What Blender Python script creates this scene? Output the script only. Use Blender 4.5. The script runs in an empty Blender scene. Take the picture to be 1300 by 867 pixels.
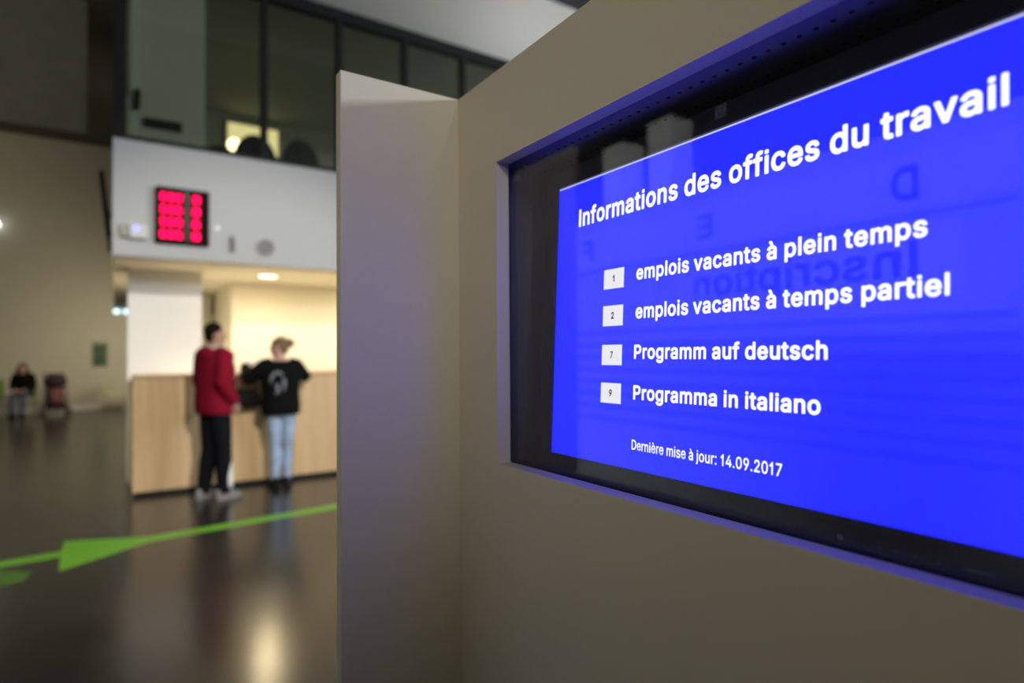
import bpy, bmesh, math, random, json
from mathutils import Vector, Matrix
random.seed(7)
SC = bpy.context.scene
COL = SC.collection

# ------------------------------------------------------------------ camera
TH, PI_, RO, FPX = .5806, .0204, -.0075, 765.7
CAM = Vector((0, 0, 1.45))
F = Vector((math.sin(TH)*math.cos(PI_), math.cos(TH)*math.cos(PI_), math.sin(PI_)))
R0 = Vector((math.cos(TH), -math.sin(TH), 0)); U0 = R0.cross(F)
R = R0*math.cos(RO)+U0*math.sin(RO); U = -R0*math.sin(RO)+U0*math.cos(RO)
cd = bpy.data.cameras.new('camera'); cam = bpy.data.objects.new('camera', cd); COL.objects.link(cam)
cd.sensor_width = 36; cd.lens = 36*FPX/1300; cd.clip_start = .02; cd.clip_end = 100
m = Matrix((R, U, -F)).transposed().to_4x4(); m.translation = CAM
cam.matrix_world = m
cd.dof.use_dof = True; cd.dof.focus_distance = .62; cd.dof.aperture_fstop = cd.lens/7.8
SC.camera = cam
# ------------------------------------------------------------------ view, world
vs = SC.view_settings
vs.view_transform = 'Standard'; vs.look = 'None'; vs.exposure = 0; vs.gamma = 1; vs.use_curve_mapping = False
SC.display_settings.display_device = 'sRGB'
w = bpy.data.worlds.new('world'); SC.world = w; w.use_nodes = True
w.node_tree.nodes['Background'].inputs[0].default_value = (.8, .9, 1, 1)
w.node_tree.nodes['Background'].inputs[1].default_value = .02

def light(name, typ, loc, power, color, size=None, size_y=None, aim=None, spot=None, blend=.5, parent=None, spread=None):
    d = bpy.data.lights.new(name, typ); d.energy = power; d.color = color
    o = bpy.data.objects.new(name, d); COL.objects.link(o); o.location = loc
    if typ == 'AREA':
        d.shape = 'RECTANGLE'; d.size = size; d.size_y = size_y or size
        if spread: d.spread = spread
    elif size: d.shadow_soft_size = size
    if typ == 'SPOT': d.spot_size = spot; d.spot_blend = blend
    if aim is not None:
        o.rotation_euler = (Vector(aim)-Vector(loc)).to_track_quat('-Z', 'Y').to_euler()
    return o

WARM = (1, .80, .48)
light('daylight_window', 'AREA', (9.6, -3, 4.15), 1000, (.86, .93, 1), 6.0, .8, aim=(0, -3, 4.15))
light('panel_fill_spot', 'SPOT', (-5.0, -2.6, 3.6), 225, (1, .79, .45), .2, aim=(.42, .40, 2.12), spot=math.radians(22), blend=1)  # unseen fill, added to brighten the kiosk front towards its top
light('desk_fill_spot', 'SPOT', (2.0, -6.0, 6.5), 4300, (1, .93, .80), .25, aim=(1.2, 7.3, .75), spot=math.radians(27), blend=.6)  # added front fill on desk and visitors, source out of view
light('wing_fill_spot', 'SPOT', (-1.2, -4.5, 3.1), 235, (1, .98, .90), .15, aim=(.28, .8, 2.0), spot=math.radians(19.5), blend=1)  # soft cone added for the falloff down the wing, not a known lamp
light('ceiling_fill', 'AREA', (4.9, 6.4, 4.3), 14, (1, 1, .97), 2.2, .4, aim=(4.2, 6.9, 5.7))  # fill hidden behind the kiosk, added to lift the ceiling strip
light('upper_hall_fill', 'AREA', (-4, 6.5, 7.2), 85, (1, .95, .78), 3, 1, aim=(-2, 12, 5.4))  # added out of view to brighten the bulkhead
light('upper_rear_fill', 'AREA', (-4, 14.5, 7.1), 45, (1, .93, .70), 3, 1, aim=(-2, 20, 4.2))  # second added fill, for the upper far wall
light('rear_hall_fill', 'AREA', (.6, 16.9, 2.45), 60, (1, .86, .62), 3.0, .5, aim=(-1.0, 19.5, .5))  # area light without a fixture, added for the lower far wall
light('pillar_fill_spot', 'SPOT', (3, -2.0, 6.6), 3600, (1, .95, .85), .2, aim=(-4.3, 5.0, 3.4), spot=math.radians(16), blend=.8)  # added so the pillars show brighter in the kiosk glass
light('left_fill_spot', 'SPOT', (-8, 4.0, 4.5), 1300, (1, .86, .6), .2, aim=(.1, 9.2, .6), spot=math.radians(20), blend=.9)  # unseen fill added for the left face of the half wall
light('reception_fill', 'AREA', (4.3, 8.75, 1.35), 24, (1, .86, .56), 2.6, .4, aim=(4.0, 8.75, 2.6))  # hidden by the kiosk, put in to brighten the soffit
light('counter_fill', 'AREA', (1.6, 8.2, 1.0), 10, (1, .86, .56), 2.2, .25, aim=(1.6, 8.2, 2.5))  # invented light behind the counter, out of sight, lifts the soffit
light('passage_fill', 'POINT', (.5, 9.8, 1.3), 26, (1, .84, .55), .12)  # added point source behind the column, for soffit and passage

# ------------------------------------------------------------------ helpers
def link(o, parent=None):
    COL.objects.link(o)
    if parent: o.parent = parent
    return o

def empty(name, loc=(0, 0, 0), rz=0.0):
    o = bpy.data.objects.new(name, None); o.empty_display_size = .1
    COL.objects.link(o); o.location = loc; o.rotation_euler = (0, 0, rz)
    return o

def tag(o, label, cat, group=None):
    o['label'] = label; o['category'] = cat
    if group: o['group'] = group
    return o

def struct(o):
    o['kind'] = 'structure'; return o

class MB:
    """collects shapes into one mesh"""
    def __init__(s): s.bm = bmesh.new(); s.mi = 0
    def face(s, vs):
        try:
            f = s.bm.faces.new(vs); f.material_index = s.mi; return f
        except ValueError: return None
    def box(s, x0, x1, y0, y1, z0, z1, M=None):
        c = [Vector((x, y, z)) for z in (z0, z1) for y in (y0, y1) for x in (x0, x1)]
        if M is not None: c = [M @ v for v in c]
        v = [s.bm.verts.new(p) for p in c]
        for q in ((0, 2, 3, 1), (4, 5, 7, 6), (0, 1, 5, 4), (2, 6, 7, 3), (0, 4, 6, 2), (1, 3, 7, 5)): s.face([v[i] for i in q])
        return s
    def loft(s, rings, cap=True):
        rs = [[s.bm.verts.new(p) for p in r] for r in rings]
        n = len(rs[0])
        for a, b in zip(rs, rs[1:]):
            for i in range(n): s.face([a[i], a[(i+1) % n], b[(i+1) % n], b[i]])
        if cap: s.face(rs[0][::-1]); s.face(rs[-1])
        return s
    def tube(s, pts, rad, seg=14, cap=True):
        pts = [Vector(p) for p in pts]
        if not hasattr(rad, '__len__'): rad = [rad]*len(pts)
        rings = []; ref = None
        for i, p in enumerate(pts):
            t = (pts[min(i+1, len(pts)-1)]-pts[max(i-1, 0)]).normalized()
            if ref is None:
                ref = Vector((0, 0, 1)) if abs(t.z) < .9 else Vector((0, 1, 0))
            a = t.cross(ref).normalized(); b = t.cross(a).normalized() * -1
            a = ref - t*ref.dot(t); a.normalize(); b = t.cross(a); ref = a
            rings.append([p+(a*math.cos(k*2*math.pi/seg)+b*math.sin(k*2*math.pi/seg))*rad[i] for k in range(seg)])
        return s.loft(rings, cap)
    def ell(s, c, r, seg=18, M=None):
        c = Vector(c); n = seg//2
        rings = []
        for i in range(1, n):
            ph = math.pi*i/n
            ring = []
            for k in range(seg):
                a = 2*math.pi*k/seg
                v = Vector((math.sin(ph)*math.cos(a)*r[0], math.sin(ph)*math.sin(a)*r[1], -math.cos(ph)*r[2]))
                if M is not None: v = M @ v
                ring.append(c+v)
            rings.append(ring)
        def pole(z):
            v = Vector((0, 0, z*r[2])); v = M @ v if M is not None else v
            return s.bm.verts.new(c+v)
        rs = [[s.bm.verts.new(p) for p in q] for q in rings]
        for a, b in zip(rs, rs[1:]):
            for i in range(seg): s.face([a[i], a[(i+1) % seg], b[(i+1) % seg], b[i]])
        lo, hi = pole(-1), pole(1)
        for i in range(seg):
            s.face([lo, rs[0][(i+1) % seg], rs[0][i]]); s.face([hi, rs[-1][i], rs[-1][(i+1) % seg]])
        return s
    def cyl(s, p0, p1, r, seg=28, r1=None): return s.tube([p0, p1], [r, r if r1 is None else r1], seg)
    def ring(s, c, n, r0, r1, h, seg=40):
        """annular washer around axis n"""
        n = Vector(n).normalized(); a = n.orthogonal().normalized(); b = n.cross(a); c = Vector(c)
        prof = [(r0, 0), (r1, 0), (r1, h), (r0, h)]
        rows = []
        for k in range(seg):
            t = 2*math.pi*k/seg; d = a*math.cos(t)+b*math.sin(t)
            rows.append([s.bm.verts.new(c+d*q[0]+n*q[1]) for q in prof])
        for k in range(seg):
            A, B = rows[k], rows[(k+1) % seg]
            for i in range(4): s.face([A[i], B[i], B[(i+1) % 4], A[(i+1) % 4]])
        return s
    def prism(s, poly, z0, z1):
        lo = [s.bm.verts.new((x, y, z0)) for x, y in poly]; hi = [s.bm.verts.new((x, y, z1)) for x, y in poly]
        s.face(lo[::-1]); s.face(hi)
        n = len(poly)
        for i in range(n): s.face([lo[i], lo[(i+1) % n], hi[(i+1) % n], hi[i]])
        return s
    def build(s, name, mat, parent=None, off=None, smooth=False, bevel=0, subs=0):
        bmesh.ops.recalc_face_normals(s.bm, faces=s.bm.faces[:])
        if off is not None: bmesh.ops.translate(s.bm, verts=s.bm.verts[:], vec=-Vector(off))
        me = bpy.data.meshes.new(name); s.bm.to_mesh(me); s.bm.free()
        for q in (mat if isinstance(mat, (list, tuple)) else [mat]): me.materials.append(q)
        if smooth:
            for p in me.polygons: p.use_smooth = True
        o = bpy.data.objects.new(name, me); link(o, parent)
        if bevel:
            b = o.modifiers.new('bevel', 'BEVEL'); b.width = bevel; b.segments = 2; b.limit_method = 'ANGLE'; b.angle_limit = math.radians(50)
        if subs:
            b = o.modifiers.new('subd', 'SUBSURF'); b.levels = b.render_levels = subs
        return o

def bake(o):
    dg = bpy.context.evaluated_depsgraph_get(); dg.update()
    me = bpy.data.meshes.new_from_object(o.evaluated_get(dg)); old = o.data
    o.modifiers.clear(); o.data = me; bpy.data.meshes.remove(old); me.name = o.name
    for p in me.polygons: p.use_smooth = True
    return o

def organic(mb, name, mat, parent, voxel=.012, smooth=4):
    o = mb.build(name, mat, parent)
    r = o.modifiers.new('r', 'REMESH'); r.mode = 'VOXEL'; r.voxel_size = voxel; r.use_smooth_shade = True
    k = o.modifiers.new('s', 'SMOOTH'); k.iterations = smooth; k.factor = .5
    return bake(o)

def copy_tree(o, parent=None):
    c = o.copy(); COL.objects.link(c); c.parent = parent
    for ch in list(o.children): copy_tree(ch, c)
    return c

# ------------------------------------------------------------------ materials
MATS = {}
def mat(name, col, rough=.5, metal=0.0, spec=.5, bump=0.0, bscale=60., vary=0.0, vscale=4., emit=None, estr=1.0, coat=0.0):
    if name in MATS: return MATS[name]
    M = bpy.data.materials.new(name); M.use_nodes = True; nt = M.node_tree; b = nt.nodes['Principled BSDF']
    b.inputs['Base Color'].default_value = (*col, 1); b.inputs['Roughness'].default_value = rough
    b.inputs['Metallic'].default_value = metal; b.inputs['Specular IOR Level'].default_value = spec
    if coat: b.inputs['Coat Weight'].default_value = coat
    tc = nt.nodes.new('ShaderNodeTexCoord')
    if vary:
        n = nt.nodes.new('ShaderNodeTexNoise'); n.inputs['Scale'].default_value = vscale; n.inputs['Detail'].default_value = 5
        nt.links.new(tc.outputs['Object'], n.inputs['Vector'])
        r = nt.nodes.new('ShaderNodeValToRGB')
        r.color_ramp.elements[0].position = .3; r.color_ramp.elements[1].position = .7
        r.color_ramp.elements[0].color = (*[c*(1-vary) for c in col], 1); r.color_ramp.elements[1].color = (*[min(1, c*(1+vary)) for c in col], 1)
        nt.links.new(n.outputs['Fac'], r.inputs['Fac']); nt.links.new(r.outputs['Color'], b.inputs['Base Color'])
    if bump:
        n = nt.nodes.new('ShaderNodeTexNoise'); n.inputs['Scale'].default_value = bscale; n.inputs['Detail'].default_value = 3
        nt.links.new(tc.outputs['Object'], n.inputs['Vector'])
        bp = nt.nodes.new('ShaderNodeBump'); bp.inputs['Strength'].default_value = bump; bp.inputs['Distance'].default_value = .002
        nt.links.new(n.outputs['Fac'], bp.inputs['Height']); nt.links.new(bp.outputs['Normal'], b.inputs['Normal'])
    if emit is not None:
        b.inputs['Emission Color'].default_value = (*emit, 1); b.inputs['Emission Strength'].default_value = estr
    MATS[name] = M
    return M

def glass_mat(name, tint, ior=1.5):
    M = bpy.data.materials.new(name); M.use_nodes = True; nt = M.node_tree; nt.nodes.clear()
    out = nt.nodes.new('ShaderNodeOutputMaterial'); mx = nt.nodes.new('ShaderNodeMixShader')
    fr = nt.nodes.new('ShaderNodeFresnel')
    ge = nt.nodes.new('ShaderNodeNewGeometry'); mr = nt.nodes.new('ShaderNodeMapRange')   # same reflectance on both faces of the pane
    mr.inputs['To Min'].default_value = ior; mr.inputs['To Max'].default_value = 1/ior
    nt.links.new(ge.outputs['Backfacing'], mr.inputs['Value']); nt.links.new(mr.outputs[0], fr.inputs['IOR'])
    tr = nt.nodes.new('ShaderNodeBsdfTransparent'); tr.inputs[0].default_value = (*tint, 1)
    gl = nt.nodes.new('ShaderNodeBsdfGlossy'); gl.inputs['Roughness'].default_value = .0
    nt.links.new(fr.outputs[0], mx.inputs[0]); nt.links.new(tr.outputs[0], mx.inputs[1]); nt.links.new(gl.outputs[0], mx.inputs[2])
    nt.links.new(mx.outputs[0], out.inputs[0])
    return M

def wood_mat(name, c0, c1, scale=(28, 28, 1.2), rough=.45):
    M = bpy.data.materials.new(name); M.use_nodes = True; nt = M.node_tree; b = nt.nodes['Principled BSDF']
    tc = nt.nodes.new('ShaderNodeTexCoord'); mp = nt.nodes.new('ShaderNodeMapping'); mp.inputs['Scale'].default_value = scale
    n = nt.nodes.new('ShaderNodeTexNoise'); n.inputs['Scale'].default_value = 1; n.inputs['Detail'].default_value = 6
    r = nt.nodes.new('ShaderNodeValToRGB'); r.color_ramp.elements[0].position = .3; r.color_ramp.elements[1].position = .72
    r.color_ramp.elements[0].color = (*c0, 1); r.color_ramp.elements[1].color = (*c1, 1)
    nt.links.new(tc.outputs['Object'], mp.inputs[0]); nt.links.new(mp.outputs[0], n.inputs['Vector'])
    nt.links.new(n.outputs['Fac'], r.inputs[0]); nt.links.new(r.outputs[0], b.inputs['Base Color'])
    b.inputs['Roughness'].default_value = rough
    return M

def floor_mat():
    M = bpy.data.materials.new('polished_floor'); M.use_nodes = True; nt = M.node_tree; b = nt.nodes['Principled BSDF']
    tc = nt.nodes.new('ShaderNodeTexCoord')
    n = nt.nodes.new('ShaderNodeTexNoise'); n.inputs['Scale'].default_value = 1.1; n.inputs['Detail'].default_value = 7; n.inputs['Roughness'].default_value = .6
    r = nt.nodes.new('ShaderNodeValToRGB')
    r.color_ramp.elements[0].position = .3; r.color_ramp.elements[1].position = .75
    r.color_ramp.elements[0].color = (.021, .0192, .0185, 1); r.color_ramp.elements[1].color = (.045, .040, .037, 1)
    nt.links.new(tc.outputs['Object'], n.inputs['Vector']); nt.links.new(n.outputs['Fac'], r.inputs[0]); nt.links.new(r.outputs[0], b.inputs['Base Color'])
    q = nt.nodes.new('ShaderNodeMapRange'); q.inputs['To Min'].default_value = .18; q.inputs['To Max'].default_value = .26
    nt.links.new(n.outputs['Fac'], q.inputs['Value']); nt.links.new(q.outputs[0], b.inputs['Roughness'])
    b.inputs['Specular IOR Level'].default_value = .5
    n2 = nt.nodes.new('ShaderNodeTexNoise'); n2.inputs['Scale'].default_value = 9
    bp = nt.nodes.new('ShaderNodeBump'); bp.inputs['Strength'].default_value = .08; bp.inputs['Distance'].default_value = .004
    nt.links.new(tc.outputs['Object'], n2.inputs['Vector']); nt.links.new(n2.outputs['Fac'], bp.inputs['Height']); nt.links.new(bp.outputs['Normal'], b.inputs['Normal'])
    return M

M_WHITE = mat('white_wall_paint', (.80, .80, .80), .6, bump=.03, bscale=120)
M_APRON = mat('pale_grey_wall_paint', (.47, .48, .505), .6, bump=.03, bscale=120)
M_CREAM = mat('cream_wall_paint', (.78, .73, .60), .7, bump=.03, bscale=90)
M_BEIGE = mat('beige_wall_paint', (.66, .62, .51), .75, vary=.03, vscale=.7)
M_CEIL = mat('ceiling_paint', (.74, .75, .74), .8)
M_DARKCEIL = mat('dark_ceiling', (.16, .155, .13), .85, vary=.05, vscale=.8)
M_SLAT = mat('dark_grey_cladding', (.20, .20, .18), .8, vary=.08, vscale=3)
M_FRAME = mat('black_window_frame', (.012, .012, .014), .6, spec=.2)
M_FLOOR = floor_mat()
M_WOOD = wood_mat('beech_veneer', (.58, .39, .20), (.72, .51, .29))
M_KIOSK = mat('kiosk_lacquer', (.64, .595, .50), .42, spec=.4, bump=.015, bscale=400, vary=.012, vscale=9)
M_BLACKPL = mat('black_plastic', (.012, .012, .016), .35)
M_CAVITY = mat('dark_cavity_sheet', (.085, .085, .12), .55)
M_HOLE = mat('perforation_black', (.004, .004, .006), .8)
M_GREEN = mat('green_floor_tape', (.18, .54, .028), .4, vary=.06, vscale=5)
M_STEEL = mat('brushed_steel', (.55, .55, .55), .35, metal=1)
M_GREY = mat('grey_plastic', (.20, .20, .21), .6)
M_LWHITE = mat('white_plastic', (.8, .8, .8), .4)
M_RED = mat('red_led', (.02, .0, .002), .9, spec=0, emit=(1, .003, .075), estr=3.6)
M_LAMP = mat('warm_lamp_disc', (.9, .9, .85), .5, emit=(1, .87, .62), estr=5)
M_SPOT = mat('cool_lamp_disc', (.9, .9, .9), .5, emit=(.62, .95, 1), estr=2.5)
M_BLUELED = mat('blue_led', (.2, .2, .3), .5, emit=(.10, .11, 1), estr=5)
M_LITWIN = mat('lit_panel_glow', (.6, .55, .35), .5, emit=(1, .84, .42), estr=1.3)
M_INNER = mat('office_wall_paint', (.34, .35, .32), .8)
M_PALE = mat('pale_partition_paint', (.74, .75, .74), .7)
M_DARKFAB = mat('dark_office_fabric', (.02, .02, .022), .85)
M_GLASSK = glass_mat('kiosk_glass', (.97, .98, .98))
M_GLASSW = glass_mat('gallery_glass', (.72, .75, .69))

# ------------------------------------------------------------------ room
YW = 7.33                       # plane of gallery front and service desk
XL, XR, YB, YF = -12., 10., -8., 20.2
ZS, ZP, ZG, ZH = 2.487, 3.69, 5.72, 7.3
struct(MB().box(XL-.3, XR+.3, YB-.3, YF+.3, -.2, 0).build('floor', M_FLOOR))
struct(MB().box(XL-.2, XR+.2, YF, YF+.2, 0, ZH+.3).build('wall_far', M_BEIGE))
M_DIM = mat('taupe_wall_paint', (.34, .31, .25), .8)
struct(MB().box(XL-.2, XL, YB, YF, 0, ZH+.3).build('wall_left', M_DIM))
struct(MB().box(XL-.2, XR+.2, YB-.2, YB, 0, ZH+.3).build('wall_back', M_DIM))
b = MB()
b.box(XR, XR+.2, YB, YF, 0, 3.6); b.box(XR, XR+.2, YB, YF, 4.7, ZH+.3); b.box(XR, XR+.2, YB, -6.1, 3.6, 4.7); b.box(XR, XR+.2, .1, YF, 3.6, 4.7)
struct(b.build('wall_right', M_BEIGE))
wr = struct(empty('window_2', (XR+.1, -3, 3.6)))
b = MB(); b.box(XR+.02, XR+.1, -6.1, .1, 3.6, 3.66); b.box(XR+.02, XR+.1, -6.1, .1, 4.64, 4.7)
for y in (-6.1, -4.57, -3.03, -1.5, .04): b.box(XR+.02, XR+.1, y, y+.06, 3.66, 4.64)
b.build('window_frame', M_FRAME, wr, wr.location)
MB().box(XR+.1, XR+.12, -6.1, .1, 3.6, 4.7).build('window_pane', mat('daylight_pane', (.5, .5, .5), .5, emit=(.9, .96, 1), estr=2), wr, wr.location)
struct(MB().box(XL-.2, XR+.2, YB-.2, YF+.2, ZH, ZH+.2).build('ceiling', M_DARKCEIL))
struct(MB().box(XL, -.04, YF-.015, YF, 0, .15).build('baseboard_far', mat('cream_baseboard', (.86, .83, .72), .5)))
# bright ceiling strip before the gallery, its upstand
struct(MB().box(-.04, XR, 5.83, YW+.25, ZG+.02, ZG+.06).build('ceiling_strip', M_CEIL))
struct(MB().box(-.04, XR, 5.835, 5.98, ZG+.06, ZH).build('wall_upstand', mat('dark_upstand', (.045, .045, .045), .8)))
# dark clad bulkhead over the far hall
b = MB(); b.box(XL, -.43, 12, 12.10, 5.10, ZH)
for k in range(14): b.box(XL, -.43, 11.996, 12, 5.11+k*.155, 5.11+k*.155+.145)
struct(b.build('wall_bulkhead', M_SLAT))
# gallery block: front apron, soffit slab, side wall, back, roof
struct(MB().box(-.04, XR, YW, YW+.18, ZS, ZP).build('wall_gallery', M_APRON))
struct(MB().box(-.04, XR, YW+.18, 16.2, ZS, ZS+.34).build('ceiling_soffit', M_CREAM))
b = MB(); b.box(-.04, .06, YW+.18, 16.2, ZS+.34, ZH)
struct(b.build('wall_side', M_BEIGE))
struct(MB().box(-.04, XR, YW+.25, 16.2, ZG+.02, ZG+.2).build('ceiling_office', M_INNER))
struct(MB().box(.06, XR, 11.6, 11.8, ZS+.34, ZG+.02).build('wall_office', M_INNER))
# gallery window: frame, mullions, panes
g = struct(empty('window_1', (0, YW+.06, ZP)))
b = MB(); b.box(-.04, XR, YW, YW+.12, ZP, ZP+.05); b.box(-.04, XR, YW, YW+.12, ZG-.12, ZG+.02)
b.box(-.04, .075, YW, YW+.12, ZP+.05, ZG-.12)
b.build('window_frame', M_FRAME, g, g.location)
mx = [1.42+.875*k for k in range(10)]
for x in mx: MB().box(x-.035, x+.035, YW+.005, YW+.115, ZP+.05, ZG-.12).build('mullion', M_FRAME, g, g.location)
ed = [.075]+mx+[XR]
for x0, x1 in zip(ed, ed[1:]):
    MB().box(x0+.03, x1-.03, YW+.055, YW+.063, ZP+.045, ZG-.115).build('window_pane', M_GLASSW, g, g.location)
# column, yellow-lit walls under the gallery
struct(MB().box(.108, .88, 8.32, 8.72, 0, ZS).build('wall_column', M_WHITE))
struct(MB().box(1.35, XR, 9.25, 11.0, 0, ZS).build('wall_reception', M_CREAM))
struct(MB().box(.70, 1.35, 11.4, 11.6, 0, ZS).build('wall_passage', M_CREAM))

# ------------------------------------------------------------------ service desk
d = tag(empty('service_desk', (3.1, YW+.4, 0)), 'long light beech service desk that the two standing visitors lean at', 'counter')
b = MB(); x = .142
while x < 6.4:
    b.box(x, min(x+1.595, 6.4), YW, YW+.03, .05, 1.215); x += 1.6
b.build('front_panel', M_WOOD, d, d.location, bevel=.002)
MB().box(.15, 6.4, YW+.02, YW+.06, 0, .05).build('plinth', M_FRAME, d, d.location)
MB().box(.142, 6.42, YW-.01, YW+.72, 1.215, 1.25).build('worktop', wood_mat('worktop_veneer', (.45, .30, .16), (.55, .38, .21), (1.2, 28, 28)), d, d.location, bevel=.003)
MB().box(.142, .172, YW+.03, YW+.72, 0, 1.215).build('side_panel', M_WOOD, d, d.location)
p = tag(MB().box(.125, .225, YW+.74, 10.2, 0, 1.19).build('half_wall', M_CREAM), 'low cream partition running back from left end of service desk', 'partition')

# ------------------------------------------------------------------ downlights under the soffit
def downlight(loc, r, m, label, power, color, group):
    o = tag(empty('downlight', loc), label, 'ceiling light', group)
    MB().ring((0, 0, -.012), (0, 0, 1), r, r+.018, .012).build('trim_ring', M_LWHITE, o)
    MB().cyl((0, 0, -.006), (0, 0, -.001), r, 36).build('lamp_disc', m, o)
    if power:
        l = light('downlight_glow', 'AREA', (0, 0, -.02), power, color, r*1.6, aim=None); l.parent = o
    return o
downlight((1.64, 8.27, ZS), .115, M_LAMP, 'round lit downlight in the soffit above the woman in black', 22, WARM, None)
for x in (3.3, 4.9, 6.5):
    downlight((x, 8.27, ZS), .115, M_LAMP, 'round lit downlight in the soffit over the service desk, hidden behind the information stand', 22, WARM, 'soffit downlights')
for x, q in ((-.0, 'left'), (.17, 'right')):
    o = tag(empty('ceiling_spotlight', (x, 15.06, ZS)), 'tiny cool white lamp under the far soffit, %s one of two' % q, 'ceiling light', 'cool lamps under far soffit')
    MB().cyl((0, 0, -.05), (0, 0, 0), .055).build('socket', M_LWHITE, o)
    MB().tube([(0, 0, -.13), (0, 0, -.12), (0, 0, -.05)], [.03, .05, .05], 20).build('lamp_glass', M_SPOT, o)

# ------------------------------------------------------------------ queue display and small fittings on the white apron
def seg7(mb, ch, x, z, wd, h, t, y0, y1):
    S = {'0': 'abcdef', '1': 'bc', '2': 'abdeg', '3': 'abcdg', '4': 'bcfg', '5': 'acdfg', '6': 'acdefg', '7': 'abc', '8': 'abcdefg', '9': 'abcdfg'}[ch]
    q = {'a': (0, wd, h-t, h), 'd': (0, wd, 0, t), 'g': (0, wd, h/2-t/2, h/2+t/2), 'f': (0, t, h/2, h), 'b': (wd-t, wd, h/2, h), 'e': (0, t, 0, h/2), 'c': (wd-t, wd, 0, h/2)}
    for s_ in S:
        a = q[s_]; mb.box(x+a[0]+.001, x+a[1]-.001, y0, y1, z+a[2]+.001, z+a[3]-.001)
qd = tag(empty('queue_display', (.587, YW, 2.646)), 'black board with glowing red numbers on the white gallery wall', 'number display')
MB().box(.333, .84, YW-.07, YW, 2.646, 3.235).build('case', mat('dark_display_case', (.012, .007, .006), .8, spec=.1), qd, qd.location, bevel=.006)
MB().box(.618, .628, YW-.073, YW-.07, 2.67, 3.21).build('divider', M_BLACKPL, qd, qd.location)
for k, (a, c) in enumerate((('688', '3'), ('686', '8'), ('589', '6'), ('685', '8'))):
    z = 3.085-k*.131
    b = MB()
    for i, ch in enumerate(a): seg7(b, ch, .375+i*.073, z, .058, .085, .019, YW-.074, YW-.07)
    b.build('lit_number', M_RED, qd, qd.location)
    b = MB(); seg7(b, c, .672, z, .075, .085, .021, YW-.074, YW-.07)
    b.build('lit_number', M_RED, qd, qd.location)
cb = tag(empty('wall_sensor', (.12, YW, 2.66)), 'small white box with a blue light beside the red number display', 'sensor')
MB().box(.10, .265, YW-.07, YW, 2.665, 2.815).build('housing', mat('off_white_plastic', (.62, .62, .63), .5), cb, cb.location, bevel=.012)
MB().box(.03, .10, YW-.045, YW, 2.675, 2.80).build('bracket', mat('beige_plastic', (.36, .34, .29), .5), cb, cb.location, bevel=.006)
MB().cyl((.165, YW-.078, 2.765), (.165, YW-.07, 2.765), .022).build('indicator_light', M_BLUELED, cb, cb.location)
sl = tag(empty('thermostat', (1.08, YW, 2.6)), 'narrow dark upright control fitting on white wall left of the round speaker', 'wall control')
MB().box(1.055, 1.105, YW-.035, YW, 2.61, 2.785).build('cover', M_GREY, sl, sl.location, bevel=.01)
MB().box(1.066, 1.094, YW-.04, YW-.035, 2.63, 2.765).build('slot', M_BLACKPL, sl, sl.location)
sp = tag(empty('wall_speaker', (1.43, YW, 2.59)), 'round pale grey loudspeaker set in the white gallery wall', 'loudspeaker')
MB().ring((1.43, YW, 2.69), (0, -1, 0), .085, .10, .02).build('rim', mat('pale_grey_plastic', (.33, .33, .34), .5), sp, sp.location)
MB().cyl((1.43, YW, 2.69), (1.43, YW-.012, 2.69), .086).build('grille', mat('grille_grey', (.22, .22, .23), .7, bump=.6, bscale=500), sp, sp.location)
nb = tag(empty('push_button', (.92, YW, 2.84)), 'tiny white round button on the wall right of the number display', 'button')
MB().cyl((.92, YW-.012, 2.86), (.92, YW, 2.86), .03).build('base', M_LWHITE, nb, nb.location)
MB().cyl((.92, YW-.022, 2.86), (.92, YW-.012, 2.86), .018).build('knob', M_LWHITE, nb, nb.location)

# ------------------------------------------------------------------ office behind the gallery glass
pp = tag(MB().box(.115, .845, 7.74, 7.82, ZS+.34, ZG).build('office_partition', M_PALE), 'pale upright partition seen through the leftmost gallery pane', 'partition')
c1 = tag(MB().tube([(.17, 7.71, 4.16), (.17, 7.69, 4.18), (.18, 7.69, 4.33), (.18, 7.71, 4.35)], .035).build('dark_oblong', M_DARKFAB, smooth=True), 'small dark upright handset on pale partition behind gallery glass', 'oblong')  # small dark rounded tube standing against the partition
c2 = tag(empty('dark_rail', (.42, 7.74, 4.0)), 'dark horizontal rail low on the pale partition behind gallery glass', 'rail')  # dark board with pegs across the partition
MB().box(.24, .61, 7.70, 7.74, 3.98, 4.09).build('rail_board', M_DARKFAB, c2, c2.location, bevel=.01)
for k in range(5): MB().cyl((.28+k*.072, 7.66, 4.04), (.28+k*.072, 7.70, 4.03), .011, 10).build('peg', M_DARKFAB, c2, c2.location)
def office_chair(x, y, label, s=1.0, rz=0):
    o = tag(empty('office_chair', (x, y, ZS+.34), rz), label, 'chair', 'office chairs behind the gallery glass')
    MB().ell((0, 0, .5), (.26, .26, .06)).build('seat', M_DARKFAB, o, smooth=True)
    b = MB(); b.ell((0, .24, .5+.62*s), (.27, .06, .34*s)); b.build('backrest', M_DARKFAB, o, smooth=True)
    MB().tube([(0, .1, .46), (0, .27, .5), (0, .29, .8)], .025).build('back_bar', M_BLACKPL, o, smooth=True)
    MB().cyl((0, 0, .08), (0, 0, .46), .03).build('gas_column', M_STEEL, o)
    for k in range(5):
        a = k*2*math.pi/5
        MB().tube([(0, 0, .1), (.3*math.cos(a), .3*math.sin(a), .06)], [.03, .02]).build('leg', M_BLACKPL, o)
        MB().cyl((.3*math.cos(a)-.02, .3*math.sin(a), .03), (.3*math.cos(a)+.02, .3*math.sin(a), .03), .03).build('castor', M_BLACKPL, o)
    return o
office_chair(1.17, 8.8, 'dark office chair behind glass by the pale partition', 1.05)
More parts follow.
